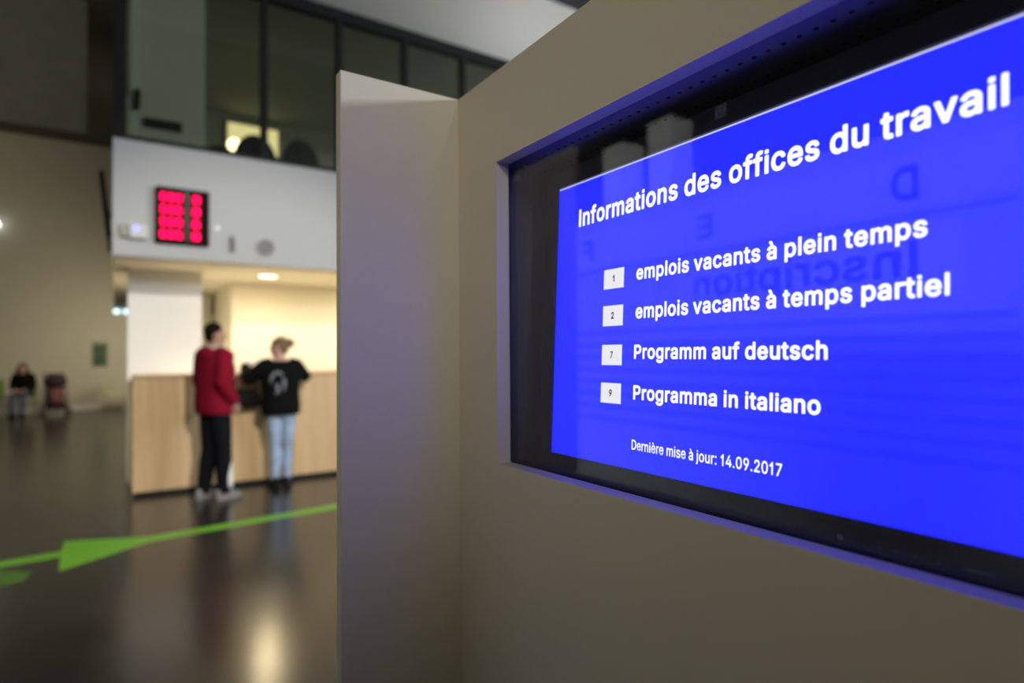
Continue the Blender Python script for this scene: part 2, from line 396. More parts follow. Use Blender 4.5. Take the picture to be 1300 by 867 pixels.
office_chair(1.52, 8.2, 'dark office chair behind glass before the lit opening', 1.08)
office_chair(2.16, 8.45, 'dark office chair behind glass right of the lit opening', 1.22)
lp = tag(empty('lit_hatch', (2.0, 11.6, 5.06)), 'warm lit opening deep in the office behind gallery glass', 'window')
MB().box(1.62, 2.47, 11.57, 11.59, 5.10, 5.58).build('glowing_pane', M_LITWIN, lp, lp.location)
b = MB(); b.box(1.58, 1.62, 11.54, 11.6, 5.06, 5.62); b.box(2.47, 2.51, 11.54, 11.6, 5.06, 5.62); b.box(1.62, 2.47, 11.54, 11.6, 5.06, 5.10); b.box(1.62, 2.47, 11.54, 11.6, 5.58, 5.62)
b.build('frame', M_INNER, lp, lp.location)
dl = tag(empty('desk_lamp', (1.405, 9.4, 3.58)), 'small bright lamp between the office chairs behind glass', 'lamp')
MB().cyl((1.405, 9.4, 3.58), (1.405, 9.4, 3.61), .09).build('base', M_BLACKPL, dl, dl.location)
MB().cyl((1.405, 9.4, 3.61), (1.405, 9.4, 4.42), .015).build('pole', M_BLACKPL, dl, dl.location)
MB().ell((1.405, 9.4, 4.49), (.09, .09, .09)).build('bulb', mat('desk_bulb', (.9, .85, .6), .5, emit=(1, .85, .5), estr=7), dl, dl.location, smooth=True)
od = tag(empty('office_desk', (2.2, 9.6, ZS+.345)), 'dark office desk behind the chairs and gallery glass', 'desk')
MB().box(1.3, 3.2, 9.25, 9.95, 3.54, 3.58).build('desk_top', M_DARKFAB, od, od.location)
for x in (1.35, 3.1):
    for y in (9.3, 9.85): MB().box(x, x+.05, y, y+.05, ZS+.345, 3.54).build('leg', M_BLACKPL, od, od.location)
light('office_glow', 'AREA', (3.2, 9.8, 5.5), 15, (.95, 1, .85), 2.5, 1, aim=(2.5, 9.6, 0))

# ------------------------------------------------------------------ green route marks on the floor
P = [(-6, 4.98), (-.335, 5.50), (-.318, 5.14), (.23, 5.545), (5.0, 6.08), (5.0, 6.22), (.23, 5.69), (-.333, 5.93), (-.335, 5.64), (-6, 5.11)]
tag(MB().prism(P, 0, .0025).build('floor_arrow', M_GREEN), 'bright green arrow line taped across the dark hall floor, pointing right', 'floor marking')
P = [(-3.0, 5.05), (-.66, 5.37), (-.47, 5.22), (-.50, 5.06), (-.66, 4.98), (-3.0, 4.72)]
tag(MB().prism(P, 0, .002).build('floor_stripe', mat('worn_green_tape', (.10, .24, .03), .4, vary=.35, vscale=14)), 'worn dull green stripe end beside the bright green arrow line', 'floor marking')

# ------------------------------------------------------------------ far hall
tv = tag(empty('wall_screen', (-.04, 9.7, 3.0)), 'dark flat screen tilted out from the gallery side wall', 'screen')
Mt = Matrix.Translation((-.125, 9.7, 3.36)) @ Matrix.Rotation(math.radians(-6), 4, 'Y')
MB().box(-.03, .03, -.65, .65, -.42, .42, Mt).build('panel', M_BLACKPL, tv, tv.location, bevel=.006)
MB().box(-.033, -.03, -.61, .61, -.38, .38, Mt).build('screen_glass', mat('off_screen', (.006, .006, .008), .15), tv, tv.location)
MB().tube([(-.04, 9.7, 3.36), (-.11, 9.7, 3.36)], .04).build('bracket', M_STEEL, tv, tv.location)
pi = tag(empty('framed_picture', (-.38, YF, 1.18)), 'small dark green framed picture hanging on the far beige wall', 'picture')
MB().box(-.57, -.19, YF-.03, YF, 1.17, 1.87).build('frame', mat('pale_picture_frame', (.35, .36, .32), .5), pi, pi.location, bevel=.004)
MB().box(-.53, -.23, YF-.034, YF-.03, 1.21, 1.80).build('print', mat('green_print', (.05, .10, .045), .5, vary=.6, vscale=6), pi, pi.location)
sl = tag(empty('wall_spotlight', (-2.585, YF, 4.85)), 'small bright wall spotlight high on the far wall at left edge', 'spotlight')
MB().cyl((-2.585, YF-.02, 4.85), (-2.585, YF, 4.85), .08).build('wall_plate', M_STEEL, sl, sl.location)
MB().tube([(-2.585, YF-.02, 4.85), (-2.585, YF-.16, 4.88)], .02).build('arm', M_STEEL, sl, sl.location)
MB().ell((-2.585, YF-.2, 4.88), (.055, .055, .055)).build('bulb', mat('spot_bulb', (.9, .9, .9), .5, emit=(.9, 1, .95), estr=10), sl, sl.location, smooth=True)

def chair(loc, rz, m, label, group='green chairs along the far wall'):
    o = tag(empty('waiting_chair', loc, rz), label, 'chair', group)
    MB().box(-.23, .23, -.22, .24, .43, .46).build('seat', m, o, bevel=.012)
    Mb = Matrix.Translation((0, -.22, .46)) @ Matrix.Rotation(math.radians(9), 4, 'X')
    MB().box(-.22, .22, -.015, .015, .03, .45, Mb).build('backrest', m, o, bevel=.012)
    for sx in (-1, 1):
        for sy in (-1, 1):
            MB().tube([(sx*.2, sy*.19, .43), (sx*.22, sy*.23, 0)], .012, 8).build('leg', M_STEEL, o)
    return o
M_CHG = mat('green_chair_shell', (.16, .34, .03), .45)
M_CHP = mat('pale_green_chair_shell', (.62, .72, .22), .45)
chair((-2.52, 19.0, 0), math.pi, M_CHG, 'bright green waiting chair at the very left edge by far wall')
chair((-1.90, 19.15, 0), math.pi, M_CHP, 'pale green waiting chair that the long haired person sits on')
chair((-.02, 19.55, 0), -math.pi/2, M_CHP, 'pale green waiting chair seen from the side under the picture')

def stroller(x, y, rz):
    o = tag(empty('stroller', (x, y, 0), rz), 'dark folding baby stroller with dusky pink seat beside seated person', 'stroller')
    M1 = mat('stroller_frame', (.03, .03, .035), .4); M2 = mat('stroller_fabric', (.035, .028, .034), .9); M3 = mat('stroller_pink', (.20, .07, .08), .9)
    b = MB()
    for s in (-1, 1):
        b.tube([(s*.22, -.30, .12), (s*.22, .30, .98), (s*.20, .38, 1.02)], .014, 10)
        b.tube([(s*.22, .32, .12), (s*.22, -.05, .48)], .014, 10)
    b.tube([(-.22, .32, .12), (.22, .32, .12)], .012, 8); b.tube([(-.22, -.30, .12), (.22, -.30, .12)], .012, 8)
    b.build('frame', M1, o, smooth=True)
    MB().tube([(-.2, .38, 1.02), (.2, .38, 1.02)], .02, 12).build('handle', M1, o, smooth=True)
    organic(MB().tube([(0, -.28, .46), (0, .0, .44), (0, .12, .5), (0, .24, .85)], [.15, .19, .2, .17]), 'seat', M3, o, .025)
    b = MB(); b.ell((0, .12, .84), (.25, .26, .2)); organic(b, 'canopy', M2, o, .03)
    b = MB(); b.box(-.19, .19, -.2, .28, .16, .34); b.build('basket', M2, o, bevel=.04)
    for s in (-1, 1):
        for yy, r in ((-.30, .09), (.32, .12)):
            b = MB(); b.ring((s*.25-.015, yy, r), (1, 0, 0), r*.55, r, .03, 24); b.cyl((s*.25-.01, yy, r), (s*.25+.01, yy, r), r*.5, 12)
            b.build('wheel', M1, o)
    return o
stroller(-1.26, 18.95, .2)

# ------------------------------------------------------------------ people
M_SKIN = mat('skin_tan', (.45, .26, .18), .5, bump=.04, bscale=200)
M_SKINF = mat('skin_fair', (.58, .36, .28), .5, bump=.04, bscale=200)
M_HAIRD = mat('hair_dark', (.010, .007, .005), .9, spec=.1, bump=.5, bscale=150)
M_HAIRB = mat('hair_blond', (.20, .135, .075), .8, spec=.2, bump=.5, bscale=150)
M_HAIRR = mat('hair_auburn', (.07, .03, .017), .8, spec=.2, bump=.5, bscale=150)
M_REDJ = mat('red_jacket', (.23, .005, .022), .9, spec=.15, bump=.25, bscale=40, vary=.1, vscale=12)
M_FLEECE = mat('cream_fleece', (.55, .48, .40), .9, bump=.5, bscale=150)
M_NAVY = mat('black_trousers', (.006, .0065, .011), .9, spec=.15, bump=.2, bscale=60)
M_BLKJ = mat('black_jacket', (.004, .004, .005), .9, spec=.15, bump=.25, bscale=40)
M_JEAN = mat('light_blue_jeans', (.33, .43, .62), .8, bump=.2, bscale=120, vary=.22, vscale=9)
M_DJEAN = mat('dark_blue_jeans', (.07, .09, .16), .8, bump=.2, bscale=120)
M_SNEAK = mat('white_sneaker', (.24, .24, .25), .6)
M_STRIPE = mat('white_leg_stripe', (.85, .85, .85), .6)
M_BOOT = mat('black_shoe', (.006, .006, .007), .6, spec=.2)
M_EYE = mat('eye_white', (.7, .7, .7), .3)
M_IRIS = mat('eye_dark', (.02, .012, .008), .2)
M_LIP = mat('lips', (.40, .14, .12), .5)

def V(*a): return Vector(a)
def hand(mb, wrist, d, pn, side, curl=.5, s=1.0):
    """palm + four fingers + thumb; d points to the finger tips, pn out of the palm, side +1 when the thumb lies on d x pn"""
    d = Vector(d).normalized(); pn = Vector(pn); pn = (pn-d*pn.dot(d)).normalized(); t = d.cross(pn)*side
    wrist = Vector(wrist)
    M = Matrix((t, pn, d)).transposed()
    mb.ell(wrist+d*.045*s, (.042*s, .015*s, .055*s), 14, M)
    for i, (o, L) in enumerate(((.031, .075), (.0105, .084), (-.0105, .078), (-.031, .062))):
        p = wrist+d*(.085-.004*abs(i-1))*s+t*o*s
        pts = [p-d*.02*s, p]; a = 0
        for f, k in ((.45, .6), (.3, 1.0), (.25, .9)):
            a += curl*k
            p = p+(d*math.cos(a)+pn*math.sin(a))*L*f*s; pts.append(p)
        mb.tube(pts, [.0095*s, .0095*s, .009*s, .0085*s, .0065*s], 10)
    p = wrist+d*.025*s+t*.032*s
    mb.tube([p, p+(d*.55+t*.75+pn*.2).normalized()*.035*s, p+(d*.55+t*.75+pn*.2).normalized()*.035*s+(d*.85+t*.2+pn*.45).normalized()*.05*s], [.014*s, .0115*s, .008*s], 10)

def ellring(c, rx, ry, n=20, yaw=0, sq=2.3):
    out = []
    for k in range(n):
        a = 2*math.pi*k/n; ca, sa = math.cos(a), math.sin(a)
        x = rx*math.copysign(abs(ca)**(2/sq), ca); y = ry*math.copysign(abs(sa)**(2/sq), sa)
        out.append(Vector(c)+Vector((x*math.cos(yaw)-y*math.sin(yaw), x*math.sin(yaw)+y*math.cos(yaw), 0)))
    return out

def person(name, label, loc, rz, J, skin, hairm, top, bottom, shoe, build_hair, w=1.0, jk=1.0, hem=None, hands=((0, 0),)*2, collar=None, vox=.012):
    """local frame: faces +Y, right hand on +X. J holds the joints."""
    o = tag(empty(name, loc, rz), label, 'person')
    pel, wai, che, sho, nek, hd = [Vector(J[k]) for k in ('pelvis', 'waist', 'chest', 'shoulder', 'neck', 'head')]
    hy = J.get('head_yaw', 0)
    HM = Matrix.Rotation(hy, 3, 'Z') @ Matrix.Rotation(J.get('head_nod', 0), 3, 'X')
    # body: one continuous surface
    b = MB()
    b.loft([ellring(pel-V(0, 0, .10), .12*w, .09*w), ellring(pel, .165*w, .115*w), ellring(wai, .135*w, .10*w), ellring(che, .165*w, .115*w), ellring(sho, .17*w, .085*w), ellring(sho+V(0, 0, .05), .09*w, .07*w), ellring(nek, .056, .058)])
    b.tube([nek-V(0, 0, .06), nek, hd-V(0, 0, .04)], [.064, .056, .054])
    b.ell(hd+HM @ V(0, -.008, .03), (.074, .094, .098), 20, HM); b.ell(hd+HM @ V(0, .022, -.045), (.056, .068, .07), 18, HM)
    b.tube([hd+HM @ V(0, .085, .025), hd+HM @ V(0, .103, -.008), hd+HM @ V(0, .10, -.018)], [.008, .014, .010], 10)
    for s in (-1, 1): b.ell(hd+HM @ V(s*.075, -.005, .0), (.012, .02, .032), 10, HM)
    for i, s in enumerate((-1, 1)):
        S, E_, W_ = [Vector(J[k][i]) for k in ('sh', 'el', 'wr')]
        b.tube([S*.8+sho*.2, S, S.lerp(E_, .5), E_, E_.lerp(W_, .35), W_], [.05*w, .052*w, .046*w, .038*w, .037*w, .026*w])
        dd, pn = J['hd'][i]
        b.tube([W_, W_+Vector(dd).normalized()*.03], [.026, .024], 10)
        hand(b, W_, dd, pn, J['thumb'][i], J.get('curl', (.4, .4))[i], .98*min(1, w+.02))
        Hp, K, A = [Vector(J[k][i]) for k in ('hip', 'kn', 'an')]
        T = Vector(J['toe'][i])
        b.tube([Hp+V(0, 0, .06), Hp, Hp.lerp(K, .5), K, K.lerp(A, .3), A, A-V(0, 0, .05)], [.07*w, .084*w, .072*w, .052*w, .055*w, .036*w, .034*w])
        b.tube([A+V(0, 0, -.045)-T*.04, A+V(0, 0, -.05)+T*.06, A+V(0, 0, -.06)+T*.15], [.032, .034, .024])
    organic(b, 'body', skin, o, .0085, 2)
    # face details
    for s in (-1, 1):
        c = hd+HM @ V(s*.03, .0755, .018)
        e = MB().ell(c, (.0125, .0115, .008), 12).build('eye', M_EYE, o, smooth=True)
        MB().ell(c+HM @ V(0, .0095, 0), (.006, .004, .006), 10).build('iris', M_IRIS, e, smooth=True)
    MB().ell(hd+HM @ V(0, .085, -.055), (.024, .01, .009), 12, HM).build('lips', M_LIP, o, smooth=True)
    organic(build_hair(hd, HM), 'hair', hairm, o, .009, 3)
    # jacket
    b = MB(); hz = hem if hem is not None else pel.z-.06
    k = jk
    b.loft([ellring((pel.x, pel.y, hz), .185*w*k, .14*w*k), ellring((pel.x, pel.y, hz+.07), .195*w*k, .15*w*k), ellring(wai, .185*w*k, .145*w*k), ellring(che, .20*w*k, .15*w*k), ellring(sho-V(0, 0, .03), .20*w*k, .125*w*k), ellring(sho+V(0, 0, .025), .15*w*k, .10*w*k), ellring(nek-V(0, 0, .035), .085, .085)])
    for i in (0, 1):
        S, E_, W_ = [Vector(J[q][i]) for q in ('sh', 'el', 'wr')]
        b.tube([S.lerp(sho, .45), S, S.lerp(E_, .5), E_, E_.lerp(W_, .5), W_.lerp(E_, .06)], [.085*w*k, .082*w*k, .074*w*k, .068*w*k, .062*w*k, .05*w*k])
    for e in J.get('jacket_extra', ()): b.ell(*e)
    organic(b, 'jacket', top, o, vox, 6)
    if collar:
        b = MB(); pts = []
        for q in range(13):
            a = 2*math.pi*q/12; pts.append(nek+V(.078*math.cos(a), .078*math.sin(a)-.005, -.02))
        b.tube(pts, .028, 12); organic(b, 'collar', collar, o, vox, 4)
    # trousers, shoes
    b = MB()
    b.loft([ellring(pel-V(0, 0, .13), .12*w, .10*w), ellring(pel-V(0, 0, .03), .178*w, .128*w), ellring(pel+V(0, 0, .06), .165*w, .12*w)])
    lw = J.get('leg_w', 1.0)
    for i in (0, 1):
        Hp, K, A = [Vector(J[q][i]) for q in ('hip', 'kn', 'an')]
        b.tube([Hp+V(0, 0, .05), Hp, Hp.lerp(K, .5), K, K.lerp(A, .35), A-V(0, 0, .025)], [.08*w, .096*w, .085*w*(.5+.5*lw), .066*w*lw, .068*w*lw, .052*w*lw])
    organic(b, 'trousers', bottom, o, vox, 4)
    for i in (0, 1):
        A = Vector(J['an'][i]); T = Vector(J['toe'][i]).normalized(); N = V(-T.y, T.x, 0)
        ring = lambda c, rx, z0, h: [Vector((c.x, c.y, 0))+N*rx*math.cos(q*math.pi/8)+V(0, 0, z0+h*(.5+.5*math.sin(q*math.pi/8))) for q in range(16)]
        g0 = A.z-.08
        b = MB().loft([ring(A-T*.085, .022, g0+.012, .07), ring(A-T*.06, .038, g0+.012, .10), ring(A, .042, g0+.012, .115), ring(A+T*.07, .046, g0+.012, .075), ring(A+T*.135, .044, g0+.012, .05), ring(A+T*.175, .026, g0+.012, .032)])
        sh = b.build('shoe', shoe, o, smooth=True)
        poly = [(A-T*.09), (A-T*.07)+N*.036, A+N*.036, (A+T*.09)+N*.048, (A+T*.15)+N*.038, A+T*.185, (A+T*.15)-N*.038, (A+T*.09)-N*.048, A-N*.036, (A-T*.07)-N*.036]
        MB().prism([(q.x, q.y) for q in poly], g0, g0+.022).build('sole', M_SNEAK if shoe is M_SNEAK else M_BOOT, sh)
    return o

def short_hair(hd, HM):
    b = MB(); b.ell(hd+HM @ V(0, -.022, .048), (.081, .094, .092), 20, HM); b.ell(hd+HM @ V(0, -.058, -.01), (.066, .05, .06), 16, HM)
    return b
def bun_hair(hd, HM):
    b = MB(); b.ell(hd+HM @ V(0, -.022, .042), (.083, .094, .094), 20, HM); b.ell(hd+HM @ V(0, -.06, -.01), (.066, .05, .065), 16, HM)
    b.ell(hd+HM @ V(0, -.125, .055), (.048, .05, .052), 14, HM); b.tube([hd+HM @ V(0, -.13, .07), hd+HM @ V(.01, -.17, .03)], [.03, .012], 10)
    return b
def long_hair(hd, HM):
    b = MB(); b.ell(hd+HM @ V(0, -.022, .042), (.09, .098, .096), 20, HM)
    for s in (-1, 1): b.tube([hd+HM @ V(s*.07, -.02, .03), hd+HM @ V(s*.085, 0, -.08), hd+HM @ V(s*.09, .05, -.24)], [.035, .045, .03])
    b.tube([hd+HM @ V(0, -.06, .03), hd+HM @ V(0, -.085, -.1), hd+HM @ V(0, -.09, -.25)], [.06, .075, .05])
    return b

JM = dict(pelvis=(0, 0, .97), waist=(0, -.005, 1.12), chest=(0, 0, 1.32), shoulder=(0, -.015, 1.47), neck=(0, 0, 1.555), head=(.015, .0, 1.66), head_yaw=-.42,
          sh=((-.185, -.01, 1.45), (.185, -.01, 1.45)), el=((-.225, -.02, 1.18), (.245, -.08, 1.18)), wr=((-.20, .085, .97), (.215, .085, .965)),
          hd=(((.25, .45, -.8), (1, 0, .2)), ((-.25, .45, -.8), (-1, 0, .2))), thumb=(1, -1), curl=(.45, .45),
          hip=((-.085, 0, .93), (.085, 0, .93)), kn=((-.085, .0, .50), (.095, .035, .50)), an=((-.085, -.07, .08), (.105, .03, .08)), toe=((-.15, 1, 0), (.15, 1, 0)), leg_w=1.15,
          jacket_extra=(((0, -.105, 1.465), (.135, .075, .085)),))
JM['toe'] = tuple(Vector(t).normalized() for t in JM['toe'])
man = person('person', 'person in a red jacket and black trousers standing at the desk, looking right', (.845, 6.84, 0), -1.12, JM, M_SKIN, M_HAIRD, M_REDJ, M_NAVY, M_SNEAK, short_hair, 1.04, 1.08, .86, collar=M_FLEECE)
b = MB()
b.tube([(.150, .075, .37), (.158, .062, .25), (.160, .062, .16), (.158, .07, .115)], [.016, .028, .030, .024], 10)
o_ = b.build('leg_stripe', M_STRIPE, man, smooth=True)

JWm = dict(pelvis=(0, -.02, .90), waist=(0, -.0, 1.04), chest=(0, .03, 1.22), shoulder=(0, .04, 1.355), neck=(0, .055, 1.43), head=(-.01, .085, 1.535), head_yaw=1.15,
           sh=((-.165, .04, 1.335), (.165, .04, 1.335)), el=((-.335, .09, 1.195), (.27, .10, 1.21)), wr=((-.345, .34, 1.34), (.20, .34, 1.33)),
           hd=(((.25, .85, -.02), (.3, -.2, -1)), ((-.4, .9, -.12), (0, 0, -1))), thumb=(-1, 1), curl=(.35, .15),
           hip=((-.08, -.01, .86), (.08, -.01, .86)), kn=((-.06, .02, .47), (.075, .0, .47)), an=((-.055, .0, .08), (.065, .03, .08)), toe=((-.2, 1, 0), (.25, 1, 0)), leg_w=.86)
JWm['toe'] = tuple(Vector(t).normalized() for t in JWm['toe'])
wom = person('person', 'person in black jacket and light blue jeans leaning on the desk, hair in a bun', (1.53, 7.02, 0), -.10, JWm, M_SKINF, M_HAIRB, M_BLKJ, M_JEAN, M_BOOT, bun_hair, .95, 1.12, .80)
Mp = mat('pale_back_print', (.22, .25, .30), .7)
b = MB()
b.tube([(-.115, -.118, 1.15), (-.112, -.124, 1.21), (-.08, -.128, 1.255), (-.035, -.130, 1.265), (.005, -.128, 1.235)], [.013, .016, .017, .016, .012], 10)
b.tube([(.012, -.142, 1.20), (.018, -.146, 1.14), (.008, -.150, 1.06)], [.016, .018, .013], 10)
b.tube([(-.085, -.140, 1.12), (-.05, -.143, 1.135), (-.045, -.146, 1.06), (-.075, -.146, 1.03)], [.012, .016, .018, .012], 10)
b.build('back_print', Mp, wom, smooth=True)
# handbag hanging from her forearm, papers on the desk top
hb = tag(empty('handbag', (1.20, 7.17, .88)), 'black shoulder bag hanging beside the person in black jacket', 'bag')
b = MB(); b.loft([ellring((1.20, 7.19, .885), .14, .05, 20, 0, 3), ellring((1.20, 7.19, .90), .155, .06, 20, 0, 3), ellring((1.20, 7.19, 1.02), .145, .055, 20, 0, 3), ellring((1.20, 7.19, 1.085), .125, .03, 20, 0, 3), ellring((1.20, 7.19, 1.09), .115, .022, 20, 0, 3)])
b.build('bag_body', mat('black_bag', (.005, .005, .006), .8, spec=.2), hb, hb.location, smooth=True)
b = MB(); b.tube([(1.09, 7.19, 1.08), (1.095, 7.19, 1.18), (1.145, 7.19, 1.262), (1.20, 7.19, 1.20), (1.255, 7.19, 1.25), (1.295, 7.19, 1.17), (1.305, 7.19, 1.08)], .011, 10)
b.build('strap', M_BOOT, hb, hb.location, smooth=True)
pa = tag(empty('paper_sheets', (1.34, 7.5, 1.25)), 'folded white paper sheets standing on the desk top beside the person in black', 'papers')
b = MB(); b.box(-.10, .10, -.001, .001, 0, .15, Matrix.Translation((1.34, 7.48, 1.252)) @ Matrix.Rotation(math.radians(-22), 4, 'X'))
b.build('sheet', mat('white_paper', (.82, .82, .84), .7), pa, pa.location)
b = MB(); b.box(-.10, .10, -.001, .001, 0, .15, Matrix.Translation((1.345, 7.602, 1.252)) @ Matrix.Rotation(math.radians(24), 4, 'X'))
b.build('sheet', MATS['white_paper'], pa, pa.location)

JS = dict(pelvis=(0, 0, .60), waist=(0, -.02, .69), chest=(0, .03, .88), shoulder=(0, .05, 1.01), neck=(0, .08, 1.08), head=(0, .12, 1.18), head_yaw=.2, head_nod=-.3,
          sh=((-.16, .05, .99), (.16, .05, .99)), el=((-.22, .06, .74), (.22, .06, .74)), wr=((-.10, .28, .66), (.10, .28, .66)),
          hd=(((.5, .8, -.1), (0, 0, -1)), ((-.5, .8, -.1), (0, 0, -1))), thumb=(-1, 1), curl=(.4, .4),
          hip=((-.09, .02, .565), (.09, .02, .565)), kn=((-.11, .42, .53), (.11, .42, .53)), an=((-.10, .44, .08), (.10, .40, .08)), toe=((-.1, 1, 0), (.1, 1, 0)), leg_w=1.0)
JS['toe'] = tuple(Vector(t).normalized() for t in JS['toe'])
person('person', 'person with long auburn hair in a dark jacket seated by the far wall', (-1.90, 19.08, 0), math.pi-.2, JS, M_SKINF, M_HAIRR, M_BLKJ, M_DJEAN, M_BOOT, long_hair, .95, 1.12, .47, vox=.016)

# ------------------------------------------------------------------ information kiosk
XP, TP = .424, .020                       # front panel plane, its thickness
YWG, XE, ZT = .7863, .2469, 1.829         # wing plane, wing outer edge, top
OY0, OY1, OZ0, OZ1 = .015, .6827, 1.3048, 1.7069   # opening
YE = -.10
k = tag(empty('information_kiosk', (.6, .35, 0)), 'tall beige information stand with a glazed opening around the blue screen', 'information stand')
kl = k.location
b = MB()
b.box(XP, XP+TP, YE, YWG, .05, OZ0); b.box(XP, XP+TP, YE, YWG, OZ1, ZT); b.box(XP, XP+TP, YE, OY0, OZ0, OZ1); b.box(XP, XP+TP, OY1, YWG, OZ0, OZ1)
bmesh.ops.remove_doubles(b.bm, verts=b.bm.verts[:], dist=1e-5)
b.build('front_panel', M_KIOSK, k, kl)
MB().box(XE, .86, YWG+.0006, YWG+.02, .0, ZT).build('side_wing', M_KIOSK, k, kl, bevel=.0008)
MB().box(XP+TP, .86, YE, YE+.02, 0, ZT).build('end_panel', M_KIOSK, k, kl)
MB().box(.84, .86, YE+.02, YWG, 0, ZT).build('rear_panel', M_KIOSK, k, kl)
MB().box(XP+TP, .84, YE+.02, YWG, ZT-.02, ZT).build('top_panel', M_KIOSK, k, kl)
MB().box(XP+.03, .84, YE+.02, YWG, 0, .05).build('plinth', M_BLACKPL, k, kl)
# cavity lining behind the glass
cy0, cy1, cx1 = -.04, .705, .70
b = MB(); b.box(.452, cx1, cy1, cy1+.004, 1.24, 1.712); b.box(.452, cx1, cy0-.004, cy0, 1.24, 1.712); b.box(cx1, cx1+.004, cy0, cy1, 1.24, 1.712)
b.build('cavity_lining', M_CAVITY, k, kl)
M_VENT = mat('vent_sheet_grey', (.22, .22, .23), .5)
b = MB(); b.box(.452, cx1, cy0, cy1, 1.712, 1.716); b.mi = 1
for x in (.473, .515):
    for i in range(int((cy1-cy0)/.0142)): b.cyl((x, cy0+.01+i*.0142, 1.7112), (x, cy0+.01+i*.0142, 1.7122), .0021, 10)
b.build('vent_plate', [M_VENT, M_HOLE], k, kl)
MB().box(.452, cx1, cy0, cy1, 1.236, 1.24).build('shelf', M_CAVITY, k, kl)
MB().box(.446, .450, OY0-.012, OY1+.012, OZ0-.012, OZ1+.012).build('glass_pane', M_GLASSK, k, kl)
for (y, z) in ((OY1-.012, OZ1-.014), (OY0+.012, OZ1-.014)):
    MB().box(.4505, .4575, y-.009, y+.009, z-.009, z+.009).build('glass_clip', M_BLACKPL, k, kl, bevel=.0015)

# ------------------------------------------------------------------ monitor inside the kiosk
SCL = 1.05
T_, G_ = .0511, -.0091
TL = CAM+(Vector((.4622, .5924, 1.6538))-CAM)*SCL
ru = Vector((math.sin(G_), -math.cos(G_), 0)); n0 = Vector((-math.cos(G_), -math.sin(G_), 0))
uu = Vector((0, 0, 1))*math.cos(T_)-n0*math.sin(T_); nn = ru.cross(uu)
SW, SH = 518., 324.
def mm(u, v, wv=0): return Vector(((u-SW/2)*SCL/1000, (v+28)*SCL/1000, wv*SCL/1000))
Mm = Matrix((ru, uu, nn)).transposed().to_4x4()
Mm.translation = TL+ru*(SW/2*SCL/1000)-uu*((SH+28)*SCL/1000)
mo = tag(empty('monitor'), 'wide black monitor with a bright blue information page behind the stand glass', 'monitor')
mo.matrix_world = Mm
def mbox(b, u0, u1, v0, v1, w0, w1):
    a, c = mm(u0, v0, w0), mm(u1, v1, w1); return b.box(a.x, c.x, a.y, c.y, a.z, c.z)
M_BEZ = mat('monitor_bezel', (.006, .006, .009), .4, spec=.3)
M_SCR = mat('screen_blue', (.005, .005, .01), .4, emit=(.0150, .0240, 2.1), estr=1.0)
M_TXT = mat('screen_white', (.02, .02, .02), .5, emit=(1, 1, 1), estr=1.25)
M_STRIP = mat('screen_pale_strip', (.02, .02, .02), .5, emit=(.72, .72, 1.05), estr=.9)
M_BOXW = mat('screen_box_white', (.02, .02, .02), .5, emit=(.93, .93, .95), estr=1.0)
M_INK = mat('screen_ink', (.02, .02, .02), .5)
b = MB(); B0, B1, BT, BB = -21, SW+21, SH+21, -28
mbox(b, B0, 0, BB, BT, -8, 4); mbox(b, SW, B1, BB, BT, -8, 4); mbox(b, 0, SW, SH, BT, -8, 4); mbox(b, 0, SW, BB, 0, -8, 4)
bmesh.ops.remove_doubles(b.bm, verts=b.bm.verts[:], dist=1e-6)
b.build('bezel', M_BEZ, mo)
b = MB(); mbox(b, B0+3, B1-3, BB+3, BT-3, -45, -8); b.build('back_housing', M_BEZ, mo, bevel=.008)
b = MB(); mbox(b, 0, SW, 0, SH, -6, 0); scr = b.build('display', M_SCR, mo)
b = MB(); mbox(b, 0, SW, SH-1.5, SH, 0, .3); b.build('page_top_line', M_STRIP, scr)
# stand: neck and foot, straight down to the kiosk shelf
inv = Mm.inverted()
b = MB(); c0 = Mm @ mm(SW/2, 60, -46)
b.tube([c0, c0+Vector((.03, 0, -.03)), Vector((c0.x+.04, c0.y, 1.262))], [.035, .035, .035]); b.bm.transform(inv); b.build('stand_neck', M_BEZ, mo, smooth=True)
b = MB(); b.box(.475, .66, c0.y-.13, c0.y+.13, 1.2402, 1.262); b.bm.transform(inv); b.build('stand_foot', M_BEZ, mo, bevel=.005)

